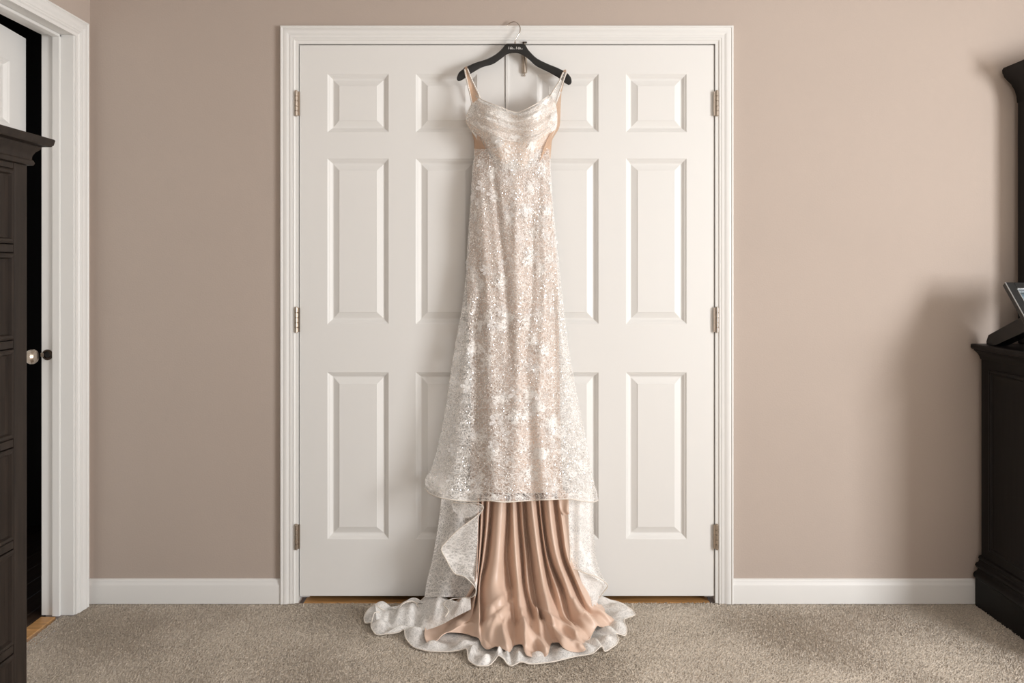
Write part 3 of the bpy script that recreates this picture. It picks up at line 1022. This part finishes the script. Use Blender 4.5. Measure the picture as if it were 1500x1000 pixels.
Lx = curve_y([(694.5, 215), (694, 226), (691, 258), (688.5, 300), (685, 350), (680.5, 420), (673, 470), (662, 530), (652, 600), (640.5, 660), (631, 697), (624.5, 714), (622, 722)])
Rx = curve_y([(806.5, 215), (806.5, 230), (807.5, 260), (812, 320), (818, 380), (825, 440), (832, 500), (842, 560), (852, 610), (862, 660), (869.5, 700), (875, 722), (877, 736)])
hem = curve_x([(615, 712), (624, 716.5), (630, 723), (645, 728.5), (665, 732), (690, 734), (715, 733), (740, 735), (765, 733.5), (790, 732), (815, 731), (835, 730.5), (850, 733), (868, 735), (877, 732), (885, 728)])
Bq = lambda y: np.interp(y, [215, 240, 300, 450, 600, 735], [0.060, 0.066, 0.080, 0.085, 0.105, 0.145])
sideD = lambda y: np.interp(y, [215, 450, 735], [2.757, 2.752, 2.735])
FOLDS = [([(700, 235), (704, 300), (711, 400), (716, 480), (718, 560), (720, 640), (724, 735)], 0.012, 9),
         ([(693, 380), (684, 470), (678, 560), (668, 650), (660, 735)], 0.018, 11),
         ([(722, 245), (731, 330), (740, 420), (744, 500)], -0.010, 6),
         ([(705, 420), (698, 480), (698, 560), (697, 620)], -0.016, 5),
         ([(757, 260), (756, 380), (760, 480), (758, 600), (752, 735)], 0.011, 9),
         ([(779, 300), (779, 420), (770, 520), (773, 600), (780, 735)], -0.011, 6),
         ([(800, 235), (797, 330), (800, 420), (794, 520), (792, 600), (800, 735)], 0.015, 8),
         ([(806, 400), (811, 500), (811, 600), (815, 735)], -0.016, 7),
         ([(818, 400), (829, 520), (838, 600), (850, 735)], 0.013, 9),
         ([(640, 690), (640, 735)], 0.014, 9),
         ([(690, 260), (697, 380)], -0.006, 5)]
FC = [(curve_y(p), p[0][1], p[-1][1], a, w) for p, a, w in FOLDS]


def fold_disp(X, Yp):
    z = np.zeros_like(X)
    for c, y0, y1, a, w in FC:
        env = sstep(y0 - 25, y0 + 45, Yp) * (1 - sstep(y1 - 30, y1 + 60, Yp))
        ww = w * (0.8 + 0.5 * sstep(300, 735, Yp))
        z += a * env * np.exp(-((X - c(Yp)) / ww) ** 2)
    return z


def skirt_grid(nr, nc, L, R, top, hem_f, off=0.0, bscale=1.0, fscale=1.0, roll=True):
    V = np.linspace(0, 1, nr)
    U = np.linspace(0, 1, nc)
    G = np.zeros((nr, nc, 3))
    for i, v in enumerate(V):
        yb = top + (733 - top) * v
        s = (1 - np.cos(np.pi * U)) / 2
        s = 0.55 * s + 0.45 * U
        x = L(yb) + (R(yb) - L(yb)) * s
        y = yb + (hem_f(x) - 733) * sstep(0.62, 1.0, v)
        b = Bq(yb) * bscale * np.sin(np.pi * s) ** 0.62
        d = sideD(yb) - b - fold_disp(x, y) * fscale + off
        if roll:                    # hem lip rolls outward
            d = d - 0.022 * sstep(0.93, 1.0, v) * (0.4 + np.abs(2 * s - 1))
            d = d - 0.010 * sstep(0.7, 1.0, v) * np.sin(s * 19.0)
        for j in range(nc):
            G[i, j] = P(x[j], y[j], d[j])
    return G


GS = skirt_grid(150, 120, Lx, Rx, 218, hem)
skirt = grid_obj('lace_skirt', GS, M['lace'], dress)
MB().tube(GS[-1], 0.0021, 6).build('hem_trim', M['trim_thread'], skirt, smooth=True)
# back half of the lace, near the door
GB = np.zeros((60, 60, 3))
for i, v in enumerate(np.linspace(0, 1, 60)):
    yb = 218 + (731 - 218) * v
    for j, u in enumerate(np.linspace(0, 1, 60)):
        x = Lx(yb) + 1 + (Rx(yb) - Lx(yb) - 2) * u
        y = yb + (hem(x) - 737) * float(sstep(0.62, 1.0, v))
        GB[i, j] = P(x, y, sideD(yb) + 0.022 * math.sin(math.pi * u) ** 0.5 - 0.006 * math.sin(9 * u + 2 * v))
grid_obj('back_skirt', GB, M['lace'], dress, uv_off=(3.1, 1.7))
# nude lining under the lace
L2 = curve_y([(697, 215), (695.5, 226), (693, 258), (690.5, 300), (687.5, 350), (684.5, 420), (686, 470), (689, 530), (690, 600), (689, 680), (688, 735)])
R2 = curve_y([(804, 215), (805, 230), (806, 260), (810, 320), (815, 380), (818, 440), (819, 500), (820, 560), (821, 620), (823, 700), (826, 736)])
GL = skirt_grid(90, 70, L2, R2, 218, lambda x: np.full_like(x, 722.0), off=0.009, bscale=0.93, fscale=0.9, roll=False)
grid_obj('skirt_lining', GL, M['nude_lining'], dress)

# bodice ------------------------------------------------------------
LB = curve_y([(697, 139), (692, 150), (686, 163), (682.5, 174), (684, 181), (691, 192), (699, 204), (707, 220), (715, 236), (722, 250)])
RB = curve_y([(806, 136), (811, 144), (814.5, 156), (816, 172), (815, 186), (809, 198), (801, 213), (793, 230), (788, 242), (784, 250)])
neck = curve_x([(680, 136), (697, 140), (706, 146), (718, 151), (734, 157), (746, 162), (757, 164.5), (768, 161), (780, 155), (792, 148), (802, 141), (812, 135), (820, 132)])


def bust_depth(s, y):
    t = np.clip(2 * s - 1, -1, 1)
    cup = np.exp(-((t - 0.5) / 0.36) ** 2) + np.exp(-((t + 0.5) / 0.36) ** 2)
    prof = np.interp(y, [136, 150, 176, 195, 215, 245], [0.35, 0.65, 1.0, 0.9, 0.55, 0.25])
    return 0.040 * cup * prof + 0.058 * (1 - np.abs(t) ** 2.4)


def bodice_grid(nr, nc, top_f, bot_f, off, dispf=None):
    G = np.zeros((nr, nc, 3))
    for j, u in enumerate(np.linspace(0, 1, nc)):
        for i, v in enumerate(np.linspace(0, 1, nr)):
            y = 150.0
            for _ in range(6):          # x depends on y through the side outlines
                x = float(LB(y) + (RB(y) - LB(y)) * u)
                y = float(top_f(x)) * (1 - v) + float(bot_f(x)) * v
            d = 2.748 - bust_depth(u, y) + off
            if dispf is not None:
                d -= dispf(x, y, u, v)
            G[i, j] = P(x, y, d)
    return G


botB = curve_x([(700, 236), (716, 240), (735, 246), (755, 250), (775, 246), (790, 240), (806, 235)])
GBod = bodice_grid(46, 56, lambda x: neck(x) + 3, botB, 0.0)
bod = grid_obj('bodice', GBod, M['lace_dense'], dress, uv_off=(0.37, 0.11))
GBin = bodice_grid(24, 30, lambda x: neck(x) + 5, lambda x: botB(x) - 1, 0.007)
grid_obj('bodice_lining', GBin, M['nude_bodice'], bod)
# cowl drape over the bust: sagging folds
lowC = curve_x([(676, 168), (683, 176), (697, 186), (712, 194), (729, 201), (746, 206.5), (765, 208), (784, 206), (798, 198), (808, 190), (820, 180)])


def cowl_disp(x, y, u, v):
    t = 2 * u - 1
    f = 0.0
    for c, a, w in ((0.05, 0.008, 0.05), (0.30, 0.009, 0.09), (0.62, 0.010, 0.10), (0.93, 0.013, 0.07)):
        cc = c + 0.05 * math.sin(3.1 * t + 9 * c)
        f += a * math.exp(-((v - cc) / w) ** 2)
    for c, a, w in ((0.17, 0.006, 0.05), (0.47, 0.007, 0.05), (0.80, 0.007, 0.05)):
        f -= a * math.exp(-((v - c - 0.06 * t) / w) ** 2)
    return f * 1.7 * (1 - 0.45 * abs(t) ** 3) * (1 + 0.35 * math.sin(4 * t + 5 * v)) + 0.012


GCw = bodice_grid(50, 60, neck, lowC, 0.0, cowl_disp)
cowl = grid_obj('cowl_drape', GCw, M['lace_dense'], dress, uv_off=(1.9, 0.6))
MB().tube(GCw[0], 0.0016, 6).build('neckline_binding', M['trim_thread'], cowl, smooth=True)
for col in (GBod[:, 0], GBod[:, -1]):
    MB().tube(col[4:-6], 0.0014, 6).build('edge_binding', M['trim_thread'], bod, smooth=True)


def loft(Lp, Rp, nr, nc, disp=None):
    A, B_ = resample(np.array(Lp, float), nr), resample(np.array(Rp, float), nr)
    G = np.zeros((nr, nc, 3))
    for i in range(nr):
        for j in range(nc):
            u = j / (nc - 1)
            q = A[i] * (1 - u) + B_[i] * u
            dd = q[2] + (disp(u, i / (nr - 1)) if disp else 0.0)
            G[i, j] = P(q[0], q[1], dd)
    return G


# nude side panels and back of the bodice
grid_obj('side_panel', loft([(690, 190, 2.752), (696, 205, 2.752), (694.5, 228, 2.752)], [(702, 200, 2.722), (712, 220, 2.72), (721, 246, 2.715)], 14, 8), M['nude_mesh'], dress)
grid_obj('side_panel', loft([(806, 196, 2.722), (797, 216, 2.72), (788, 244, 2.715)], [(818, 186, 2.755), (808, 206, 2.752), (806.5, 232, 2.752)], 14, 8), M['nude_mesh'], dress)
bk = []
for v in np.linspace(0, 1, 26):
    row = []
    for u in np.linspace(0, 1, 30):
        yl = np.interp(u, [0, 0.1, 0.5, 0.9, 1], [150, 168, 200, 172, 134])
        y = yl * (1 - v) + 236 * v
        xl = np.interp(y, [134, 150, 180, 205, 236], [690, 690, 688, 694, 696])
        xr = np.interp(y, [134, 150, 180, 188, 205, 236], [822.5, 821.5, 820.5, 819, 808.5, 806])
        x = xl + (xr - xl) * u
        row.append(P(x, y, 2.772 - 0.006 * math.sin(math.pi * u)))
    bk.append(row)
grid_obj('back_bodice', np.array(bk), M['nude_mesh'], dress)

# straps: lace front strap and beaded back strap on each side, looped over the hanger
s1 = grid_obj('strap', loft([(681.0, 101.0, 2.735), (684, 116, 2.732), (688, 132, 2.735), (692, 151, 2.722)], [(684.5, 100.0, 2.735), (689.5, 114, 2.732), (695.5, 127, 2.735), (703, 143, 2.715)], 24, 7), M['nude_mesh'], dress)
s2 = grid_obj('strap', loft([(825, 105.0, 2.735), (819, 119, 2.732), (812, 130, 2.735), (805.5, 140, 2.715)], [(829, 106.0, 2.735), (823, 119, 2.732), (817, 133, 2.735), (812.5, 147, 2.722)], 24, 7), M['lace_dense'], dress)
for st, pts in ((s1, [(680.6, 101.6, 2.732), (683.5, 116, 2.729), (687.4, 133, 2.731), (691.4, 152, 2.718)]), (s1, [(684.8, 100.6, 2.732), (690, 114, 2.729), (696, 127, 2.731), (703.5, 143.5, 2.711)]),
                (s2, [(829.4, 106.6, 2.732), (824.5, 120, 2.729), (819.5, 134, 2.731), (814.5, 150, 2.718)]), (s2, [(825, 106, 2.732), (818.8, 119.5, 2.729), (811.8, 130.5, 2.731), (806, 141, 2.711)])):
    q = resample(np.array(pts, float), 30)
    MB().tube([P(*p) for p in q], 0.0028, 7).build('strap_binding', M['trim_thread'], st, smooth=True)
    bd_ = MB()
    for p in q[3:-2:2]:
        o_ = P(p[0] + 0.3, p[1], p[2] - 0.003)
        bd_.lathe(o_, 'z', [(0.0003, -0.003), (0.0014, -0.002), (0.0014, 0.002), (0.0003, 0.003)], 6)
    tag(bd_.build('bead', M['sequin'], st, smooth=True), kind='stuff')
# loops over the arms and down the back
for xs_, ys_, xe, ye in ((682.5, 100.5, 695.5, 150), (827, 105.5, 821.5, 136)):
    grid_obj('back_strap', loft([(xs_ - 1.8, ys_ + 0.5, 2.734), (xs_ - 1.8, ys_ - 3.2, 2.746), (xs_ - 1.6, ys_ + 4, 2.766), (xe - 3, ye, 2.774)],
                                [(xs_ + 2.0, ys_ - 0.5, 2.734), (xs_ + 2.0, ys_ - 4.2, 2.746), (xs_ + 2.2, ys_ + 3, 2.766), (xe + 1.5, ye - 2, 2.774)], 24, 5), M['nude_mesh'], dress)

# sequins and embroidered petals on the front ---------------------------
def sampler(G):
    R, K, _ = G.shape

    def f(u, v):
        a, b = v * (R - 1), u * (K - 1)
        i, j = min(int(a), R - 2), min(int(b), K - 2)
        fa, fb = a - i, b - j
        p = G[i, j] * (1 - fa) * (1 - fb) + G[i, j + 1] * (1 - fa) * fb + G[i + 1, j] * fa * (1 - fb) + G[i + 1, j + 1] * fa * fb
        du = G[i, j + 1] - G[i, j]
        dv = G[i + 1, j] - G[i, j]
        n = np.cross(du, dv)
        n /= np.linalg.norm(n) + 1e-12
        if n[1] > 0: n = -n
        tu = du / (np.linalg.norm(du) + 1e-12)
        return p, n, tu, np.cross(n, tu)
    return f


def sequins(G, count, parent, r0, r1, seed, umin=0.02, umax=0.98, vmin=0.0, vmax=0.99, clump=0.0):
    r = random.Random(seed)
    f = sampler(G)
    mb = MB()
    cl_ = [(r.uniform(umin, umax), r.uniform(vmin, vmax)) for _ in range(max(1, int(count / 26)))]
    for i in range(count):
        if r.random() < clump:
            c = r.choice(cl_)
            u, v = c[0] + r.gauss(0, 0.03), c[1] + r.gauss(0, 0.012)
            if not (umin < u < umax and vmin < v < vmax): continue
        else:
            u, v = r.uniform(umin, umax), r.uniform(vmin, vmax)
        p, n, tu, tv = f(u, v)
        n2 = n + tu * r.gauss(0.1, 0.34) + tv * r.gauss(0, 0.3)
        n2 /= np.linalg.norm(n2)
        a = np.cross(n2, tv); a /= np.linalg.norm(a)
        b = np.cross(n2, a)
        rad = r.uniform(r0, r1)
        c = p + n * 0.0022
        mb.add([c + (a * math.cos(k * 1.0472) + b * math.sin(k * 1.0472)) * rad for k in range(6)], [(0, 1, 2, 3, 4, 5)])
    o = mb.build('sequins', M['sequin'], parent, fix=False)
    return tag(o, kind='stuff')


def petals(G, count, parent, size, seed, umin=0.06, umax=0.94, vmin=0.02, vmax=0.97):
    r = random.Random(seed)
    f = sampler(G)
    vv, ff, uvs = [], [], []
    used = []
    tries = 0
    while len(used) < count and tries < count * 30:
        tries += 1
        u, v = r.uniform(umin, umax), r.uniform(vmin, vmax)
        p, n, tu, tv = f(u, v)
        if any(np.linalg.norm(p - q) < size * 1.5 for q in used): continue
        used.append(p)
        R_ = size * r.uniform(0.6, 1.05)
        ph = r.uniform(0, 6.28)
        k_ = r.choice((5, 5, 6))
        for q in range(k_):
            if r.random() < 0.12: continue
            a = ph + q * 2 * math.pi / k_
            base = len(vv)
            ring_ = []
            for s in range(10):
                t = 2 * math.pi * s / 10
                lr = R_ * (0.55 + 0.45 * math.cos(t))
                lw = R_ * 0.36 * math.sin(t) * (0.75 + 0.25 * math.cos(t))
                x = lr * math.cos(a) - lw * math.sin(a)
                y = lr * math.sin(a) + lw * math.cos(a)
                lift = 0.0018 + 0.004 * (lr / R_) ** 2
                ring_.append(p + tu * x + tv * y + n * lift)
                uvs.append((x + u * 3, y + v * 3))
            vv += ring_
            ff.append(tuple(range(base, base + 10)))
    me = bpy.data.meshes.new('embroidered_petals')
    me.from_pydata([tuple(p) for p in vv], [], ff)
    ul = me.uv_layers.new(name='UVMap')
    for i, l in enumerate(me.loops):
        ul.data[i].uv = uvs[l.vertex_index]
    me.materials.append(M['petal'])
    o = bpy.data.objects.new('embroidered_petals', me)
    link(o, parent)
    return tag(o, kind='stuff')


sequins(GS, 10500, skirt, 0.0009, 0.0022, 11, clump=0.5)
sequins(GCw, 900, cowl, 0.0007, 0.0015, 12, clump=0.4)
sequins(GBod, 900, bod, 0.0007, 0.0015, 13, vmin=0.5, clump=0.3)
petals(GS, 70, skirt, 0.028, 21)
petals(GBod, 14, bod, 0.016, 22, vmin=0.55)

# train: blush satin inside of the long back skirt --------------------------------
COLS = [  # x at py 722,770,815,860 ; (x,py) near the floor ; (x,py) hem ; ridge
    (698, 698, 697, 690, (664, 888), (630, 905), 0.0),
    (701, 700, 699, 694, (672, 892), (622, 925), 1.0),
    (704, 702, 700, 696, (684, 897), (628, 943), 0.2),
    (707, 705, 702, 698, (690, 902), (655, 932), 0.9),
    (711, 709, 705, 699, (694, 905), (678, 927), 0.1),
    (716, 713, 708, 702, (702, 905), (699, 934), 0.8),
    (721, 718, 713, 704, (704, 906), (707, 946), 0.1),
    (727, 723, 719, 712, (715, 903), (715, 951), 0.75),
    (733, 730, 727, 722, (726, 902), (727, 945), 1.0),
    (740, 738, 735, 734, (738, 905), (745, 957), 0.8),
    (745, 744, 742, 748, (752, 906), (753, 945), 0.0),
    (750, 751, 753, 757, (760, 902), (765, 946), 0.8),
    (754, 756, 759, 763, (768, 905), (772, 960), 0.7),
    (757, 761, 765, 768, (780, 908), (790, 961), 0.0),
    (763, 766, 770, 774, (787, 905), (802, 959), 0.6),
    (767, 770, 776, 781, (792, 908), (807, 942), 0.05),
    (773, 778, 784, 791, (800, 902), (817, 941), 0.9),
    (779, 785, 791, 799, (808, 903), (826, 952), 1.0),
    (786, 791, 797, 806, (818, 905), (846, 955), 0.05),
    (789, 794, 801, 814, (826, 898), (857, 952), 0.65),
    (791, 796, 804, 820, (832, 901), (857, 943), 0.1),
    (798, 803, 811, 827, (840, 896), (868, 929), 0.85),
    (805, 810, 818, 834, (850, 898), (879, 920), 0.95),
    (812, 818, 825, 841, (858, 897), (892, 918), 0.1),
    (817, 824, 831, 849, (866, 890), (900, 911), 0.8),
    (822, 829, 836, 855, (872, 887), (887, 899), 0.4),
    (828, 834, 840, 858, (874, 884), (885, 885), 0.0)]
ctrl = []
rr_ = np.array([c[6] for c in COLS])
rs_ = np.convolve(np.pad(rr_, 2, mode='edge'), [0.1, 0.2, 0.4, 0.2, 0.1], mode='valid')
for ci, (c, rf_) in enumerate(zip(COLS, rs_)):
    r = c[6]
    lowf = 0.4 if ci < 3 else (0.7 if ci == 3 else 1.0)
    col = [P(c[0], 718, 2.742 - 0.055 * r), P(c[1], 770, 2.726 - 0.070 * r), P(c[2], 815, 2.700 - 0.075 * r), P(c[3], 860, 2.662 - 0.075 * r),
           PZ(c[4][0], c[4][1], (0.034 + 0.020 * rf_ + 0.030 * r) * lowf), PZ(c[5][0], c[5][1], 0.011 + 0.010 * r)]
    a, b = np.array(col[4]), np.array(col[5])
    for k, (t, za, zr, zf) in enumerate(((0.38, 0.020, 0.018, 0.022), (0.72, 0.014, 0.008, 0.014))):
        mid = a * (1 - t) + b * t
        mid[2] = (za + zr * r + zf * rf_) * lowf + 0.006 * (1 - lowf)
        col.insert(5 + k, tuple(mid))
    ctrl.append(col)
ctrl = np.array(ctrl)                     # cols x rows x 3
ctrl = crom(ctrl, 9)                      # across
ctrl = crom(ctrl.transpose(1, 0, 2), 14)   # down
GT = ctrl
# small creases where the satin pools on the floor
hgt = GT[:, :, 2]
pool = 1 - sstep(0.05, 0.22, hgt)
X_, Y_ = GT[:, :, 0], GT[:, :, 1]
cre = 0.011 * np.abs(np.sin(17 * X_ + 30 * Y_ + 1.6 * np.sin(13 * X_ + 0.5))) + 0.007 * np.sin(40 * X_ - 33 * Y_ + 1.3) + 0.004 * np.sin(70 * X_ + 66 * Y_)
GT[:, :, 2] = np.maximum(0.009, hgt + cre * pool * sstep(0.008, 0.03, hgt))
CREASE = [([(750, 866), (738, 876), (722, 887), (702, 900)], 0.009, 6), ([(754, 880), (738, 895), (716, 912), (700, 924)], 0.008, 6), ([(748, 872), (730, 890), (706, 910)], -0.006, 5),
          ([(746, 900), (737, 922), (741, 946)], 0.010, 4), ([(722, 905), (712, 925), (716, 945)], -0.008, 4), ([(788, 893), (806, 905), (826, 918), (842, 928)], 0.014, 5),
          ([(798, 908), (820, 928), (848, 947)], 0.012, 4.5), ([(792, 902), (812, 918), (836, 938)], -0.011, 4), ([(768, 912), (782, 932), (798, 952)], 0.013, 5), ([(764, 896), (768, 920), (770, 945)], 0.010, 4),
          ([(776, 915), (784, 940), (788, 955)], -0.009, 5), ([(842, 880), (858, 900), (874, 916)], 0.010, 4), ([(836, 900), (850, 915), (862, 932)], -0.009, 4), ([(690, 915), (672, 922), (650, 934)], 0.010, 4.5)]
dd_ = GT[:, :, 1] + D
ppx = 750 + GT[:, :, 0] / dd_ * F
ppy = Y0 + (H - GT[:, :, 2]) / dd_ * F
for pts, amp, wd in CREASE:
    q = resample(np.array(pts, float), 24)
    dist2 = ((ppx[:, :, None] - q[:, 0]) ** 2 + ((ppy[:, :, None] - q[:, 1]) * 1.2) ** 2).min(axis=2)
    bump_ = amp * np.exp(-dist2 / wd ** 2)
    GT[:, :, 2] += bump_
    GT[:, :, 1] -= bump_ * 0.5
GT[:, :, 2] = np.maximum(GT[:, :, 2], 0.009)
train = grid_obj('train_lining', GT, M['satin'], dress, solid=0.0016)
tag(train, 'blush satin lining of the train')
MB().tube(GT[-1], 0.0016, 6).build('lining_hem', M['satin'], train, smooth=True)

# lace sides of the train below the front hem
def wav(a, f, ph=0.0):
    return lambda u, v: a * math.sin(f * u + ph + 1.5 * v) * (0.5 + 0.5 * v)


lf = grid_obj('train_lace', loft([(648, 722, 2.735), (641, 775, 2.72), (633, 820, 2.70), (625.5, 850, 2.69), (622, 874, 2.68)],
                                 [(703, 722, 2.71), (700, 770, 2.69), (699.5, 815, 2.66), (698.5, 855, 2.64), (695, 874, 2.63)], 50, 26, wav(0.014, 9)), M['lace_train'], dress, uv_off=(0.7, 2.2))
cord1 = [(707.5, 742, 2.645), (705.5, 748, 2.64), (697.6, 756, 2.635), (672, 775, 2.635), (653, 794, 2.64), (646.5, 804, 2.64), (653, 818, 2.625), (665.6, 839, 2.605), (680, 844, 2.595), (694, 857, 2.585), (697.5, 866, 2.58), (693, 873.6, 2.58)]
rgt1 = [(708, 744, 2.648), (706, 750, 2.645), (701.5, 757, 2.645), (700, 775, 2.645), (699.7, 794, 2.642), (699.5, 804, 2.638), (699.5, 818, 2.63), (699.3, 839, 2.615), (699, 846, 2.60), (698.6, 857, 2.59), (698.4, 866, 2.585), (697, 872, 2.582)]
fl = grid_obj('cascade_fold', loft(cord1, rgt1, 50, 14, wav(0.006, 5)), M['lace_train'], dress, uv_off=(1.3, 0.4))
MB().tube([P(*p) for p in resample(np.array(cord1, float), 70)], 0.0020, 6).build('hem_trim', M['trim_thread'], fl, smooth=True)
MB().tube([P(*p) for p in resample(np.array([(697, 872, 2.60), (690, 874.5, 2.605), (675, 875.5, 2.62), (662, 877, 2.63), (650, 884, 2.60), (657, 894, 2.56), (652, 903, 2.54)], float), 40)], 0.0019, 6).build('hem_trim', M['trim_thread'], lf, smooth=True)
# upper fold at the left under the front hem
cap = grid_obj('cascade_fold', loft([(660, 733, 2.66), (676, 736.5, 2.645), (694, 738, 2.64), (707, 741, 2.64)], [(664, 748, 2.665), (678, 757, 2.66), (690, 757, 2.65), (704, 749, 2.645)], 24, 8, wav(0.006, 4)), M['lace_train'], dress, uv_off=(0.2, 0.9))
MB().tube([P(*p) for p in resample(np.array([(664, 735, 2.648), (680, 737.5, 2.638), (696, 736.5, 2.634), (706, 739.5, 2.634), (708, 744, 2.638), (704, 750, 2.636)], float), 30)], 0.0018, 6).build('hem_trim', M['trim_thread'], cap, smooth=True)

rf = grid_obj('train_lace', loft([(832.5, 722, 2.70), (833, 770, 2.68), (835, 805, 2.66), (836.5, 829, 2.64), (846, 835, 2.635), (858, 840, 2.63)],
                                 [(868, 722, 2.73), (869.5, 770, 2.715), (873.5, 815, 2.70), (880, 838, 2.685), (886, 849, 2.675), (890, 857, 2.66)], 50, 22, wav(0.012, 9)), M['lace_train'], dress, uv_off=(2.7, 1.2))
MB().tube([P(*p) for p in resample(np.array([(835, 800, 2.655), (836.5, 829, 2.632), (846, 834, 2.625), (857, 839, 2.62), (870, 843, 2.62), (880, 848, 2.63), (890, 857, 2.645), (884, 867, 2.66), (877, 876, 2.67)], float), 60)], 0.0019, 6).build('hem_trim', M['trim_thread'], rf, smooth=True)
rl = grid_obj('cascade_fold', loft([(846, 834, 2.645), (852, 852, 2.63), (858, 868, 2.62), (864, 886, 2.60)], [(880, 846, 2.66), (889, 857, 2.665), (879, 872, 2.67), (872, 889, 2.62)], 28, 14, wav(0.010, 6)), M['tulle'], dress, uv_off=(0.3, 2.9))
# little satin curl at the right under the hem
grid_obj('lining_curl', loft([(817, 722, 2.69), (820, 745, 2.675), (825, 753, 2.665), (832, 754, 2.67)], [(833, 722, 2.70), (833, 738, 2.69), (833, 747, 2.685), (834, 752, 2.68)], 20, 8, wav(0.010, 4)), M['satin'], dress, solid=0.0012)

# ruffled lace hem lying around the train on the carpet
OUT = [(628, 868, .05), (612, 883, .045), (603, 880, .05), (593, 881, .05), (584, 888, .03), (576, 897, .012), (562, 893, .03), (553, 888, .04), (546, 887, .035), (538, 894, .02), (533.5, 903, .006), (535, 912, .005), (543, 912, .012),
       (544, 919, .01), (551.5, 929, .005), (566, 928, .008), (583, 926, .012), (592, 922, .02), (594, 933, .012), (604, 946, .006), (617, 951, .005), (631, 953.5, .005), (655, 954, .006), (672, 952, .012), (683, 950, .02), (685, 958, .014),
       (687, 967, .006), (697, 974, .005), (708, 975, .005), (717, 973.5, .006), (725, 966, .014), (730, 960, .025), (737, 964, .018), (743, 972, .007), (749, 975, .005), (757, 971.5, .01), (764, 969, .012), (777, 972, .006), (793, 971, .005),
       (809, 969, .005), (827, 965, .006), (844, 961, .006), (860, 958.5, .008), (869, 956, .012), (877, 949, .022), (882, 946, .024), (886, 953.5, .008), (895, 949, .006), (903, 943, .008), (906, 935, .014), (903, 928, .02), (909, 929, .012),
       (916, 930, .006), (918, 920, .014), (914, 908, .02), (921, 904, .012), (930, 900, .008), (927, 894, .012), (920, 889, .022), (908, 882, .03), (894, 878.5, .03), (880, 878, .025)]
o_w = np.array([PZ(*p) for p in OUT])
o_w = crom(o_w, 6)
cen = np.array(PZ(758, 893, 0.0))
n_o = len(o_w)
rows = []
for t, zc in ((0.0, None), (0.2, 0.012), (0.45, 0.004), (0.75, 0.004), (1.0, 0.004)):
    Q = o_w.copy()
    vec = cen[None, :] - o_w
    vec[:, 2] = 0
    ln = np.linalg.norm(vec, axis=1, keepdims=True)
    reach = np.minimum(0.16, ln * 0.5)
    Q += vec / ln * reach * t
    if zc is not None:
        ph = np.arange(n_o) * 0.42
        Q[:, 2] = o_w[:, 2] * (1 - t) + zc * t + 0.010 * max(0.0, math.sin(math.pi * min(1.0, t / 0.4))) * (1 + np.sin(ph + 2 * t))
    Q[:, 2] = np.maximum(Q[:, 2], 0.004)
    rows.append(Q)
GR = crom(np.array(rows), 5)
ruf = grid_obj('hem_ruffle', GR, M['tulle'], dress, uv_off=(4.4, 3.3))
MB().tube(GR[0], 0.0019, 6).build('hem_trim', M['trim_thread'], ruf, smooth=True)
# gathered tulle at the left of the train
GA = loft([(548, 889, 2.70), (566, 894, 2.68), (590, 884, 2.70), (612, 884, 2.70), (634, 876, 2.69), (660, 879, 2.63), (688, 884, 2.57)],
          [(553, 926, 2.57), (580, 922, 2.585), (604, 925, 2.565), (626, 922, 2.545), (648, 914, 2.54), (668, 903, 2.545), (690, 892, 2.55)], 60, 22)
ph = np.linspace(0, 1, 22)[None, :]
tt = np.linspace(0, 1, 60)[:, None]
GA[:, :, 2] += np.sin(np.pi * ph) * (0.020 * (1 + 0.7 * np.sin(19 * tt + 4 * ph)) + 0.007 * np.sin(47 * tt + 6 * ph))
GA[:, :, 2] = np.maximum(GA[:, :, 2], 0.004)
grid_obj('tulle_gather', GA, M['tulle'], dress, uv_off=(5.0, 0.2))
for pts in ([(582, 896, .03), (588, 886, .055), (597, 881, .06), (607, 881, .055), (613, 889, .04)], [(544, 914, .012), (546, 904, .03), (549, 897, .04), (556, 896, .038)]):
    q = np.array([PZ(*p) for p in pts])
    MB().tube(crom(q, 8), 0.0018, 6).build('hem_trim', M['trim_thread'], ruf, smooth=True)
